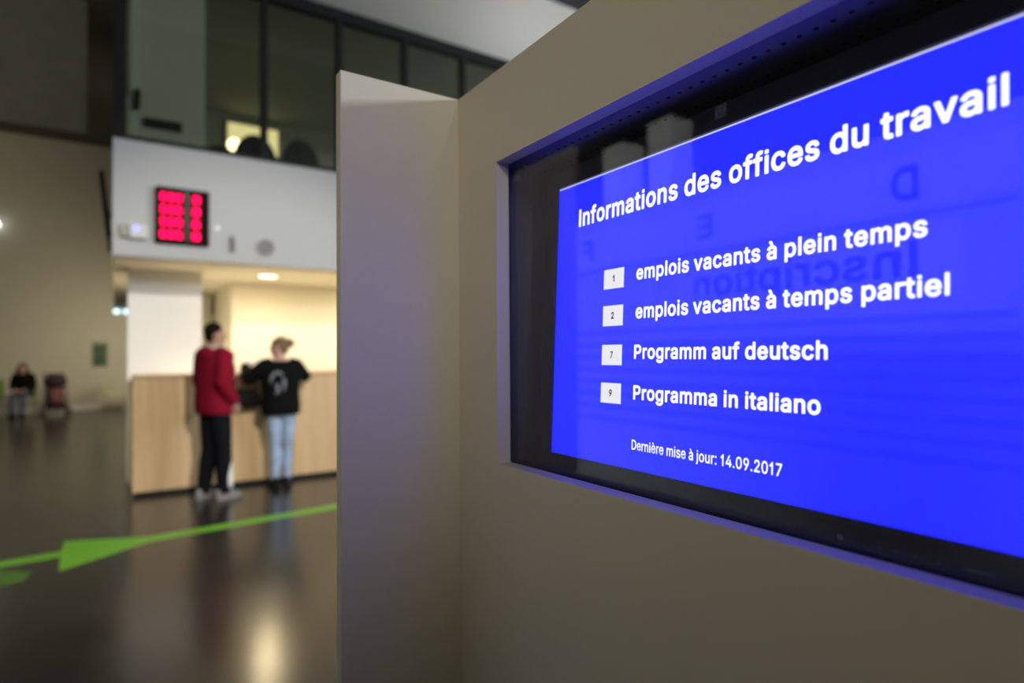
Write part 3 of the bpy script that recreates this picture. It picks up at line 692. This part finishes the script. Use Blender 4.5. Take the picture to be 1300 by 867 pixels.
# letter outlines: advance width and closed bezier loops (handle, point, handle per node) for each character
GLYPHS = json.loads(r"""{".":[188,[[60,0,60,0,60,0,130,0,130,0,130,0,130,70,130,70,130,70,60,70,60,70,60,70]]],"0":[453,[[264,-7,227,-7,189,-7,157,3,130,24,103,45,83,74,69,113,55,152,48,199,48,254,48,309,55,356,69,395,83,434,104,464,130,484,157,505,189,516,227,516,264,516,296,505,323,484,350,464,370,434,384,395,398,356,405,309,405,254,405,199,398,152,384,113,370,74,350,45,323,24,297,3],[202,50,227,50,252,50,273,58,290,74,308,90,321,113,330,144,339,174,344,211,344,254,344,297,339,334,330,365,321,395,308,419,290,435,273,451,252,460,227,460,202,460,180,451,163,435,146,419,132,395,123,365,114,334,109,297,109,254,109,211,114,174,123,144,132,113,146,90,163,74,180,58]]],"1":[350,[[168,0,168,0,168,0,232,0,232,0,232,0,232,516,232,516,232,516,180,516,180,516,180,516,150,462,150,462,150,462,100,415,100,415,100,415,52,392,52,392,52,392,52,332,52,332,52,332,115,358,115,358,115,358,168,398,168,398,168,398]]],"2":[453,[[172,0,64,0,64,16,64,32,64,47,121,108,177,168,234,229,254,249,270,267,282,282,295,298,304,313,311,327,317,341,320,356,320,371,320,390,316,405,308,419,299,432,288,442,273,449,259,456,242,460,224,460,204,460,187,456,172,447,158,439,147,428,139,413,131,399,127,382,127,362,107,362,86,362,66,362,66,392,72,419,86,442,100,465,119,483,143,496,167,509,194,516,225,516,255,516,282,509,306,497,329,484,348,467,361,445,374,424,381,399,381,372,381,354,378,335,371,318,364,300,353,280,336,259,319,237,296,211,267,180,229,140,191,100,153,60,153,59,153,58,153,57,231,57,310,57,389,57,389,38,389,19,389,0,281,0]]],"4":[453,[[164,105,40,105,40,123,40,141,40,158,109,275,178,392,247,509,268,509,289,509,311,509,243,394,176,280,109,166,109,165,109,164,109,163,210,163,312,163,413,163,413,144,413,125,413,105,289,105],[302,0,282,0,282,40,282,81,282,121,282,130,282,138,282,146,282,203,282,260,282,318,302,318,322,318,343,318,343,212,343,106,343,0,322,0]]],"7":[453,[[120,0,97,0,172,149,248,299,323,448,323,450,323,451,323,452,236,452,149,452,62,452,62,471,62,490,62,509,172,509,281,509,391,509,391,489,391,469,391,449,315,299,240,150,165,0,142,0]]],"9":[453,[[195,516,226,516,258,516,286,508,310,494,335,480,354,460,368,434,382,409,389,380,389,347,389,323,383,297,373,270,362,243,343,209,315,168,277,112,239,56,200,0,177,0,154,0,130,0,187,83,244,165,301,248,303,248,305,248,307,248,303,238,296,229,287,221,279,213,269,207,257,202,245,197,232,195,218,195,187,195,160,201,137,214,114,227,96,245,83,269,70,292,64,320,64,352,64,384,71,412,85,436,99,461,118,480,143,494,167,508],[246,460,226,460,207,460,189,456,174,446,159,437,147,424,138,407,130,391,125,372,125,352,125,330,130,312,138,295,147,279,159,266,174,257,189,248,207,243,226,243,246,243,263,248,279,257,294,266,306,279,314,295,323,311,327,330,327,350,327,372,323,391,314,407,306,424,294,437,279,446,264,456]]],":":[188,[[60,0,60,0,60,0,130,0,130,0,130,0,130,70,130,70,130,70,60,70,60,70,60,70],[60,309,60,309,60,309,130,309,130,309,130,309,130,379,130,379,130,379,60,379,60,379,60,379]]],"D":[502,[[271,0,219,0,178,0,137,0,96,0,96,19,96,38,96,57,136,57,175,57,215,57,256,57,291,65,318,81,345,97,366,119,379,149,392,179,399,214,399,255,399,296,392,331,379,361,366,390,346,412,320,428,293,444,260,452,221,452,178,452,136,452,93,452,93,471,93,490,93,509,137,509,181,509,225,509,275,509,317,499,353,478,388,458,415,429,433,391,452,353,462,308,462,255,462,202,452,157,433,119,414,81,387,51,351,31,314,10],[103,509,125,509,125,339,125,170,125,0,103,0,82,0,60,0,60,170,60,339,60,509,82,509]]],"E":[419,[[165,0,60,0,60,170,60,339,60,509,164,509,268,509,372,509,372,490,372,471,372,452,290,452,207,452,125,452,125,396,125,341,125,286,202,286,278,286,355,286,355,267,355,248,355,229,278,229,202,229,125,229,125,172,125,114,125,57,208,57,292,57,375,57,375,38,375,19,375,0,270,0]]],"F":[410,[[82,0,60,0,60,170,60,339,60,509,163,509,266,509,369,509,369,490,369,471,369,452,288,452,206,452,125,452,125,394,125,336,125,278,198,278,272,278,346,278,346,259,346,240,346,221,272,221,198,221,125,221,125,147,125,74,125,0,103,0]]],"I":[188,[[60,0,60,0,60,0,128,0,128,0,128,0,128,509,128,509,128,509,60,509,60,509,60,509]]],"P":[445,[[82,0,60,0,60,170,60,339,60,509,118,509,177,509,235,509,274,509,307,502,332,487,358,473,377,454,390,430,402,405,409,378,409,348,409,317,402,290,390,265,377,241,358,222,332,207,307,193,274,186,235,186,193,186,151,186,109,186,109,205,109,224,109,242,150,242,191,242,233,242,259,242,281,247,297,256,313,265,325,278,333,294,341,310,344,328,344,348,344,368,341,386,333,402,325,417,313,430,297,439,280,448,259,452,232,452,196,452,160,452,125,452,125,301,125,151,125,0,103,0]]],"a":[389,[[182,-9,160,-9,136,-9,114,-4,94,5,75,14,59,27,48,45,36,62,30,83,30,108,30,130,35,147,43,161,52,175,63,185,78,193,92,201,108,207,125,211,143,215,160,218,178,220,201,223,219,225,234,227,248,228,258,231,265,235,272,239,276,245,276,255,276,255,276,256,276,257,276,272,273,286,267,297,261,308,252,316,240,322,228,328,213,331,196,331,178,331,162,328,149,322,136,317,126,309,118,301,110,292,104,283,100,274,80,280,61,285,41,291,50,314,62,332,79,346,95,360,113,369,133,375,153,381,173,384,194,384,208,384,223,383,239,379,255,376,271,370,286,360,301,351,313,338,322,320,332,303,337,280,337,251,337,168,337,84,337,0,317,0,297,0,277,0,277,17,277,35,277,52,275,52,274,52,272,52,268,43,261,34,252,25,243,15,230,7,215,1,200,-5],[155,45,170,45,193,45,212,50,228,59,243,68,255,79,263,93,271,107,276,122,276,138,276,155,276,173,276,190,273,187,268,184,259,182,251,180,242,178,231,176,221,174,210,172,200,171,190,170,182,169,175,168,161,166,147,163,134,159,121,154,111,148,103,139,96,131,92,119,92,105,92,92,95,81,102,72,109,63,118,57,130,52,142,48]]],"c":[396,[[226,-8,207,-8,173,-8,143,0,117,16,91,33,71,56,56,85,41,114,34,149,34,187,34,227,41,262,56,291,71,321,91,343,117,360,143,376,173,384,207,384,226,384,243,382,260,377,276,372,292,365,305,356,319,347,330,335,340,322,350,309,357,294,362,277,342,272,322,267,303,262,300,272,296,281,290,289,285,297,278,305,270,311,262,317,253,322,242,325,232,328,220,330,207,330,182,330,161,323,145,310,129,297,116,280,108,258,100,237,96,213,96,187,96,162,100,139,108,117,116,96,129,79,145,66,161,53,182,46,207,46,220,46,232,48,243,52,253,55,263,60,271,66,279,72,286,80,292,89,297,97,301,107,304,117,324,112,343,107,363,102,358,85,351,70,341,56,332,43,320,31,306,21,293,12,277,4,261,-1,244,-6]]],"d":[424,[[219,-8,195,-8,164,-8,136,0,111,16,87,32,68,55,55,84,41,114,34,149,34,189,34,229,41,263,55,293,69,322,88,345,112,361,136,376,164,384,196,384,219,384,238,381,253,373,268,365,279,356,287,346,296,336,302,327,306,319,308,319,309,319,311,319,311,382,311,446,311,509,331,509,351,509,372,509,372,339,372,170,372,0,352,0,332,0,313,0,313,20,313,39,313,59,311,59,309,59,307,59,302,51,295,42,287,31,278,21,267,12,252,4,238,-4],[181,47,205,47,227,47,247,53,263,65,279,77,291,94,299,115,308,136,312,161,312,189,312,217,308,242,300,263,292,284,279,300,263,312,247,324,228,330,205,330,181,330,161,324,145,311,129,299,116,282,108,261,100,240,96,216,96,189,96,162,100,138,109,117,117,95,129,78,145,66,161,53]]],"e":[404,[[238,-8,212,-8,175,-8,143,0,117,16,90,33,70,56,56,85,41,114,34,148,34,187,34,226,41,260,55,290,69,319,89,343,115,359,141,376,171,384,205,384,226,384,246,381,266,374,285,367,303,356,319,341,335,326,348,306,357,282,366,258,371,228,371,194,371,186,371,178,371,169,272,169,174,169,75,169,75,187,75,204,75,221,163,221,250,221,338,221,329,215,319,208,310,202,310,227,306,249,298,269,290,288,278,303,263,314,247,325,228,330,205,330,182,330,163,325,146,313,130,302,118,288,109,270,100,251,96,232,96,211,96,200,96,189,96,178,96,150,101,126,110,106,120,87,134,72,151,61,168,51,189,46,212,46,228,46,241,48,254,53,266,57,277,64,285,73,294,82,301,93,306,105,325,101,345,96,365,91,359,71,349,54,335,39,321,24,303,13,283,4,262,-4]]],"f":[254,[[154,379,228,379,228,362,228,344,228,327,154,327,80,327,6,327,6,344,6,362,6,379,80,379],[101,0,81,0,81,144,81,288,81,432,81,453,86,471,96,486,106,500,119,511,135,519,152,526,169,530,187,530,201,530,213,529,222,527,232,525,238,523,243,521,238,503,233,486,227,468,224,470,220,471,215,472,210,473,203,474,195,474,176,474,163,469,154,460,146,451,142,437,142,419,142,279,142,140,142,0,121,0]]],"g":[425,[[238,-151,207,-151,179,-151,155,-147,134,-140,113,-132,96,-123,82,-110,69,-98,58,-84,51,-69,67,-60,84,-50,101,-41,107,-49,113,-57,122,-66,130,-75,141,-82,154,-88,168,-94,186,-97,207,-97,238,-97,263,-90,282,-75,302,-60,311,-37,311,-6,311,19,311,44,311,68,310,68,308,68,306,68,301,60,295,51,287,41,278,32,267,23,252,16,238,8,219,5,195,5,164,5,137,12,113,27,88,41,69,62,55,90,41,118,34,152,34,191,34,230,41,264,55,293,69,322,88,345,112,361,137,376,165,384,196,384,220,384,239,381,253,373,268,365,280,356,288,346,297,336,303,327,308,319,309,319,311,319,313,319,313,339,313,359,313,379,333,379,353,379,372,379,372,250,372,121,372,-9,372,-42,365,-69,350,-90,335,-111,316,-126,291,-136,266,-146],[181,59,205,59,228,59,248,64,264,75,280,86,292,101,300,121,308,141,312,165,312,193,312,220,308,243,300,264,292,284,280,301,264,312,248,324,228,330,205,330,181,330,161,324,145,312,129,299,117,283,109,262,100,242,96,219,96,193,96,166,100,143,109,123,117,103,129,87,145,76,162,65]]],"h":[410,[[114,249,114,227,114,151,114,76,114,0,93,0,73,0,53,0,53,170,53,339,53,509,73,509,93,509,114,509,114,435,114,361,114,287,110,287,106,287,102,287,114,322,131,347,152,362,174,377,199,384,227,384,253,384,276,379,295,369,315,358,330,342,341,321,352,299,357,273,357,240,357,160,357,80,357,0,337,0,316,0,296,0,296,78,296,157,296,235,296,265,288,288,273,304,258,321,237,329,210,329,192,329,175,325,161,317,146,309,135,298,126,283,118,267]]],"i":[167,[[53,0,53,0,53,0,114,0,114,0,114,0,114,379,114,379,114,379,53,379,53,379,53,379],[53,456,53,456,53,456,114,456,114,456,114,456,114,509,114,509,114,509,53,509,53,509,53,509]]],"j":[167,[[53,243,53,379,73,379,93,379,114,379,114,243,114,106,114,-30,114,-53,110,-73,102,-90,93,-107,81,-120,65,-129,48,-138,28,-143,4,-143,-1,-143,-5,-143,-10,-143,-10,-124,-10,-105,-10,-87,-6,-87,-2,-87,2,-87,20,-87,32,-82,40,-72,49,-62,53,-48,53,-29,53,107],[53,456,53,456,53,456,114,456,114,456,114,456,114,509,114,509,114,509,53,509,53,509,53,509]]],"l":[167,[[53,0,53,0,53,0,114,0,114,0,114,0,114,509,114,509,114,509,53,509,53,509,53,509]]],"m":[610,[[73,0,53,0,53,126,53,253,53,379,72,379,92,379,112,379,112,351,112,323,112,295,111,295,109,295,108,295,113,316,121,332,132,346,144,359,157,369,172,376,187,383,203,386,219,386,247,386,270,378,287,361,305,344,316,322,321,295,318,295,315,295,312,295,317,313,325,329,337,343,349,357,364,367,381,375,398,382,416,386,437,386,459,386,479,381,497,372,515,362,530,348,541,328,551,309,557,285,557,255,557,170,557,85,557,0,536,0,516,0,496,0,496,85,496,169,496,254,496,281,488,301,473,313,457,325,439,330,419,330,402,330,387,327,374,320,362,313,352,303,345,290,339,278,335,263,335,247,335,165,335,82,335,0,315,0,295,0,274,0,274,87,274,173,274,260,274,281,267,298,253,311,239,324,221,330,199,330,185,330,171,327,158,320,144,313,134,303,126,289,118,276,114,258,114,238,114,159,114,79,114,0,93,0]]],"n":[410,[[114,249,114,227,114,151,114,76,114,0,93,0,73,0,53,0,53,126,53,253,53,379,72,379,92,379,112,379,112,349,112,318,112,287,109,287,106,287,102,287,114,322,131,347,152,362,174,377,199,384,227,384,253,384,276,379,295,369,314,358,330,342,341,321,352,299,357,273,357,240,357,160,357,80,357,0,337,0,316,0,296,0,296,78,296,157,296,235,296,265,288,288,273,304,258,321,237,329,210,329,192,329,175,325,161,317,146,309,135,298,126,283,118,267]]],"o":[415,[[242,-8,207,-8,173,-8,143,0,117,16,91,33,71,56,56,85,41,114,34,149,34,187,34,227,41,262,56,291,71,321,91,343,117,360,143,376,173,384,207,384,242,384,273,376,299,360,325,343,345,321,359,291,374,262,381,227,381,187,381,149,374,114,359,85,345,56,325,33,299,16,273,0],[182,46,207,46,233,46,254,53,270,66,287,79,299,96,307,117,315,139,319,162,319,187,319,213,315,236,307,258,299,280,287,297,270,310,254,323,233,330,207,330,182,330,161,323,145,310,129,297,116,280,108,258,100,237,96,213,96,187,96,162,100,139,108,117,116,96,129,79,145,66,161,53]]],"p":[424,[[73,-143,53,-143,53,31,53,205,53,379,72,379,92,379,112,379,112,359,112,339,112,319,114,319,116,319,118,319,123,327,129,336,137,346,145,356,157,365,171,373,186,381,205,384,229,384,261,384,289,376,313,361,337,345,356,322,370,293,383,263,390,229,390,189,390,149,383,114,370,84,356,55,337,32,313,16,289,0,261,-8,229,-8,206,-8,187,-4,173,4,158,12,146,21,138,31,130,42,123,51,118,59,117,59,115,59,114,59,114,-8,114,-76,114,-143,93,-143],[197,47,220,47,244,47,263,53,279,66,295,78,308,95,316,117,324,138,328,162,328,189,328,216,324,240,316,261,308,282,296,299,280,311,264,324,244,330,220,330,197,330,177,324,161,312,145,300,133,284,125,263,117,242,113,217,113,189,113,161,117,136,125,115,133,94,146,77,162,65,178,53]]],"r":[259,[[73,0,53,0,53,126,53,253,53,379,72,379,92,379,112,379,112,360,112,340,112,321,113,321,114,321,115,321,122,340,135,355,152,367,170,379,190,385,213,385,218,385,223,385,229,384,235,384,240,384,243,384,243,363,243,343,243,322,242,323,237,323,230,324,223,325,215,326,207,326,189,326,173,322,159,315,145,307,134,297,126,284,118,270,114,255,114,237,114,158,114,79,114,0,93,0]]],"s":[365,[[211,-8,182,-8,156,-8,133,-4,112,3,92,11,75,23,62,38,49,53,40,72,36,94,55,98,74,102,94,107,99,86,109,70,124,60,139,50,158,45,181,45,208,45,229,51,244,62,260,74,268,87,268,103,268,116,263,127,254,136,245,144,231,151,212,155,191,160,170,165,149,170,115,178,89,191,72,208,55,225,47,247,47,274,47,296,53,315,65,332,77,348,94,361,115,370,136,380,160,384,187,384,213,384,235,380,254,372,272,365,287,353,299,339,310,325,319,309,324,290,305,286,287,281,268,277,263,292,255,304,243,316,230,327,212,333,187,333,165,333,146,327,131,317,116,306,109,293,109,277,109,263,114,252,124,243,134,235,150,228,172,223,191,218,210,214,229,209,264,201,290,188,306,171,323,154,331,133,331,107,331,84,325,64,312,47,300,30,282,16,260,6,237,-3]]],"t":[227,[[138,379,204,379,204,362,204,344,204,327,138,327,72,327,6,327,6,344,6,362,6,379,72,379],[65,345,65,471,85,471,106,471,126,471,126,347,126,222,126,98,126,81,129,69,136,61,143,54,154,50,170,50,174,50,179,50,185,51,191,52,197,53,202,54,206,36,209,19,213,2,207,0,200,-2,192,-3,184,-4,176,-4,168,-4,136,-4,110,4,92,21,74,38,65,62,65,93,65,219]]],"u":[410,[[211,-5,182,-5,157,-5,134,0,115,11,95,21,80,37,69,59,58,80,53,107,53,139,53,219,53,299,53,379,73,379,93,379,114,379,114,301,114,222,114,144,114,114,121,91,137,75,152,58,173,50,200,50,218,50,235,54,249,62,264,70,275,81,283,97,292,112,296,131,296,153,296,228,296,304,296,379,316,379,337,379,357,379,357,253,357,126,357,0,337,0,318,0,298,0,298,31,298,61,298,92,301,92,304,92,307,92,295,57,279,32,257,17,235,2]]],"v":[389,[[184,0,163,0,114,126,66,253,17,379,40,379,62,379,84,379,111,305,138,230,165,155,174,132,181,110,187,87,193,64,199,42,206,21,198,21,191,21,184,21,191,42,197,64,203,87,209,110,216,132,224,155,251,230,278,305,305,379,327,379,349,379,371,379,323,253,275,126,226,0,205,0]]],"à":[389,[[182,-9,160,-9,136,-9,114,-4,94,5,75,14,59,27,48,45,36,62,30,83,30,108,30,130,35,147,43,161,52,175,63,185,78,193,92,201,108,207,125,211,143,215,160,218,178,220,201,223,219,225,234,227,248,228,258,231,265,235,272,239,276,245,276,255,276,255,276,256,276,257,276,272,273,286,267,297,261,308,252,316,240,322,228,328,213,331,196,331,178,331,162,328,149,322,136,317,126,309,118,301,110,292,104,283,100,274,80,280,61,285,41,291,50,314,62,332,79,346,95,360,113,369,133,375,153,381,173,384,194,384,208,384,223,383,239,379,255,376,271,370,286,360,301,351,313,338,322,320,332,303,337,280,337,251,337,168,337,84,337,0,317,0,297,0,277,0,277,17,277,35,277,52,275,52,274,52,272,52,268,43,261,34,252,25,243,15,230,7,215,1,200,-5],[155,45,170,45,193,45,212,50,228,59,243,68,255,79,263,93,271,107,276,122,276,138,276,155,276,173,276,190,273,187,268,184,259,182,251,180,242,178,231,176,221,174,210,172,200,171,190,170,182,169,175,168,161,166,147,163,134,159,121,154,111,148,103,139,96,131,92,119,92,105,92,92,95,81,102,72,109,63,118,57,130,52,142,48],[182,429,165,429,143,462,121,496,99,529,122,529,145,529,168,529,184,496,199,462,215,429,199,429]]],"è":[404,[[238,-8,212,-8,175,-8,143,0,117,16,90,33,70,56,56,85,41,114,34,148,34,187,34,226,41,260,55,290,69,319,89,343,115,359,141,376,171,384,205,384,226,384,246,381,266,374,285,367,303,356,319,341,335,326,348,306,357,282,366,258,371,228,371,194,371,186,371,178,371,169,272,169,174,169,75,169,75,187,75,204,75,221,163,221,250,221,338,221,329,215,319,208,310,202,310,227,306,249,298,269,290,288,278,303,263,314,247,325,228,330,205,330,182,330,163,325,146,313,130,302,118,288,109,270,100,251,96,232,96,211,96,200,96,189,96,178,96,150,101,126,110,106,120,87,134,72,151,61,168,51,189,46,212,46,228,46,241,48,254,53,266,57,277,64,285,73,294,82,301,93,306,105,325,101,345,96,365,91,359,71,349,54,335,39,321,24,303,13,283,4,262,-4],[196,429,180,429,158,462,136,496,114,529,136,529,159,529,182,529,198,496,214,462,230,429,213,429]]]," ":[188,[]]}""")

def lettering(s, bold=.02, space=1.0, extra=0.0):
    """flat filled outlines of a line of writing, as a mesh in letter units"""
    c = bpy.data.curves.new('t', 'CURVE'); c.dimensions = '2D'; c.fill_mode = 'BOTH'; c.resolution_u = 5; lines = []
    x = 0.0
    for ch in s:
        adv, loops = GLYPHS[ch]
        for L in loops:
            sp = c.splines.new('BEZIER'); n = len(L)//6; sp.bezier_points.add(n-1); sp.use_cyclic_u = True
            for i, p in enumerate(sp.bezier_points):
                q = [v/1000 for v in L[6*i:6*i+6]]
                p.handle_left_type = p.handle_right_type = 'FREE'
                p.handle_left = (x+q[0], q[1], 0); p.co = (x+q[2], q[3], 0); p.handle_right = (x+q[4], q[5], 0)
            pts = []
            for i in range(n):                      # the same outline as a polyline, to thicken the strokes
                j = (i+1) % n; P = [Vector((x+L[6*a+o]/1000, L[6*a+o+1]/1000, 0)) for a, o in ((i, 2), (i, 4), (j, 0), (j, 2))]
                st = 1 if (P[1]-P[0]).length < .002 and (P[3]-P[2]).length < .002 else 5
                for k in range(st):
                    t = k/st; pts.append(P[0]*(1-t)**3+P[1]*3*t*(1-t)**2+P[2]*3*t*t*(1-t)+P[3]*t**3)
            lines.append(pts)
        x += adv/1000*(space if ch == ' ' else 1)+(0 if ch == ' ' else 1.1*bold)+extra
    t = bpy.data.objects.new('t', c); COL.objects.link(t)
    dg = bpy.context.evaluated_depsgraph_get(); dg.update()
    me = bpy.data.meshes.new_from_object(t.evaluated_get(dg)); bpy.data.objects.remove(t); bpy.data.curves.remove(c)
    if bold > 0:
        bm = bmesh.new(); bm.from_mesh(me)
        for pts in lines:
            for a, b_ in zip(pts, pts[1:]+pts[:1]):
                d_ = b_-a
                if d_.length < 1e-6: continue
                d_.normalize(); n_ = Vector((-d_.y, d_.x, 0))*bold; e_ = d_*bold*.5
                f = bm.faces.new([bm.verts.new(q) for q in (a-n_*.8-e_, a-n_-e_*.0, b_-n_, b_-n_*.8+e_, b_+n_*.8+e_, b_+n_, a+n_, a+n_*.8-e_)])
        for f in bm.faces:
            if f.normal.z < 0: f.normal_flip()
        bm.to_mesh(me); bm.free()
    return me

def text(s, name, u0, u1, v0, top, parent, m, bold=.02, w0=.35, space=1.0):
    """writing on the page: from u0 to u1, baseline v0, ascender height top"""
    me = lettering(s, bold, space)
    xs = [v.co.x for v in me.vertices]; ys = [v.co.y for v in me.vertices]
    x0, x1 = min(xs), max(xs); y0, y1 = -bold, .509+bold
    sx = (u1-u0)/(x1-x0); sy = top/(y1-y0)
    for v in me.vertices: v.co = mm(u0+(v.co.x-x0)*sx, v0+(v.co.y-y0)*sy, w0)
    me.name = name; me.materials.clear(); me.materials.append(m)
    return link(bpy.data.objects.new(name, me), parent)
text('Informations des offices du travail', 'title_text', 39.7, 454.1, 269.8, 21, scr, M_TXT, .025)
text('emplois vacants à plein temps', 'menu_text', 137.9, 409.9, 196.2, 15.2, scr, M_TXT, .025)
text('emplois vacants à temps partiel', 'menu_text', 138.2, 422.7, 155.6, 15.2, scr, M_TXT, .025)
text('Programm auf deutsch', 'menu_text', 137.5, 342.8, 113.6, 15.0, scr, M_TXT, .025)
text('Programma in italiano', 'menu_text', 137.7, 337.8, 71.6, 15.0, scr, M_TXT, .025)
text('Dernière mise à jour: 14.09.2017', 'date_text', 137.4, 306.7, 20.2, 10.3, scr, M_TXT, .013)
for ch, v0, v1, wd in (('1', 190.6, 212.4, 3.2), ('2', 149.6, 172.0, 4.4), ('7', 106.8, 129.0, 4.2), ('9', 65.6, 87.4, 4.6)):
    b = MB(); mbox(b, 87.3, 119.0, v0, v1, 0, .3); bx = b.build('number_box', M_BOXW, scr)
    text(ch, 'number', 103-wd/2, 103+wd/2, (v0+v1)/2-3.6, 7.6, bx, M_INK, .03, .4)
# badge, status light and key marks on the bezel
b = MB(); mbox(b, 237.5, 250.5, 331.8, 343.8, 4, 4.5)
bd = b.build('badge', mat('badge_grey', (.07, .07, .09), .35), mo)
b = MB(); c = mm(244, 337.8, 4.5); b.ring(c, (0, 0, 1), .0046, .0053, .0002, 28); b.build('badge_ring', M_GREY, bd)
text('hp', 'badge_letters', 241.4, 246.8, 336.3, 4.4, bd, M_GREY, .0, 4.7)
b = MB(); c = mm(355.3, -14.6, 4); b.ell(c, (.0024, .0024, .0008), 12); b.build('status_light', mat('status_led_off', (.16, .16, .19), .3), mo, smooth=True)
for u in (382, 392, 405, 418): 
    b = MB(); c = mm(u, -14.8, 4); b.cyl(c, c+Vector((0, 0, .0003)), .0011, 12); b.build('key_mark', mat('key_mark_grey', (.06, .06, .075), .4), mo)
b = MB(); mbox(b, 432, 448, -15.6, -13.9, 4, 4.3); b.build('key_mark', MATS['key_mark_grey'], mo)

# ------------------------------------------------------------------ notice board facing the kiosk (seen mirrored in the glass)
BX = .890-1.84
nb = tag(empty('notice_board', (BX-.04, 1.5, 0)), 'white registration notice board on two posts, mirrored in the stand glass', 'notice board')
nl = nb.location
M_BRD = mat('board_white', (.72, .72, .72), .6); M_LAB = mat('board_label', (.85, .85, .85), .6); M_PRN = mat('board_print', (.12, .12, .13), .7); M_PRG = mat('board_print_grey', (.36, .36, .37), .7)
MB().box(BX-.04, BX, .50, 2.95, .85, 2.07).build('board_panel', M_BRD, nb, nl)
for y in (.62, 2.78): MB().box(BX-.08, BX-.04, y, y+.05, 0, 2.07).build('post', M_STEEL, nb, nl)
for y in (.62, 2.78): MB().box(BX-.25, BX+.13, y-.02, y+.07, 0, .012).build('foot_plate', M_STEEL, nb, nl)
MB().box(BX, BX+.002, .66, 1.62, 1.60, 1.80).build('label_strip', M_LAB, nb, nl)
MB().box(BX, BX+.002, .50, 2.95, 1.845, 2.0).build('heading_strip', M_LAB, nb, nl)
b = MB()
for i in range(8): b.box(BX, BX+.0015, .55, 2.9, 1.53-.055*i, 1.552-.055*i)
b.box(BX, BX+.0015, .55, 2.9, 1.818, 1.832)
b.build('printed_lines', M_PRG, nb, nl)
def btext(s, y0, y1, z0, h):
    me = lettering(s, .02)
    xs = [v.co.x for v in me.vertices]; y_ = max(v.co.y for v in me.vertices); x0, x1 = min(xs), max(xs)
    for v in me.vertices: v.co = Vector((BX+.003, y0+(v.co.x-x0)/(x1-x0)*(y1-y0), z0+v.co.y/y_*h))-nl
    me.materials.clear(); me.materials.append(M_PRN); me.name = 'board_text'
    return link(bpy.data.objects.new('board_text', me), nb)
btext('Inscription', .77, 1.54, 1.66, .098)
btext('D', .765, .835, 1.873, .094); btext('E', 1.45, 1.52, 1.881, .085); btext('F', 2.12, 2.20, 1.883, .09)
# two pale pillars in the left hall, mirrored too
for y, zt, lab in ((4.63, 4.02, 'pale square pillar in left hall, nearer of two'), (5.38, 3.95, 'pale square pillar in left hall, farther of two')):
    pl = tag(empty('pillar', (-4.3, y, 0)), lab, 'pillar')
    MB().box(-4.45, -4.11, y-.17, y+.17, .12, zt).build('shaft', M_WHITE, pl, pl.location)
    MB().box(-4.48, -4.08, y-.2, y+.2, 0, .12).build('base', M_GREY, pl, pl.location)
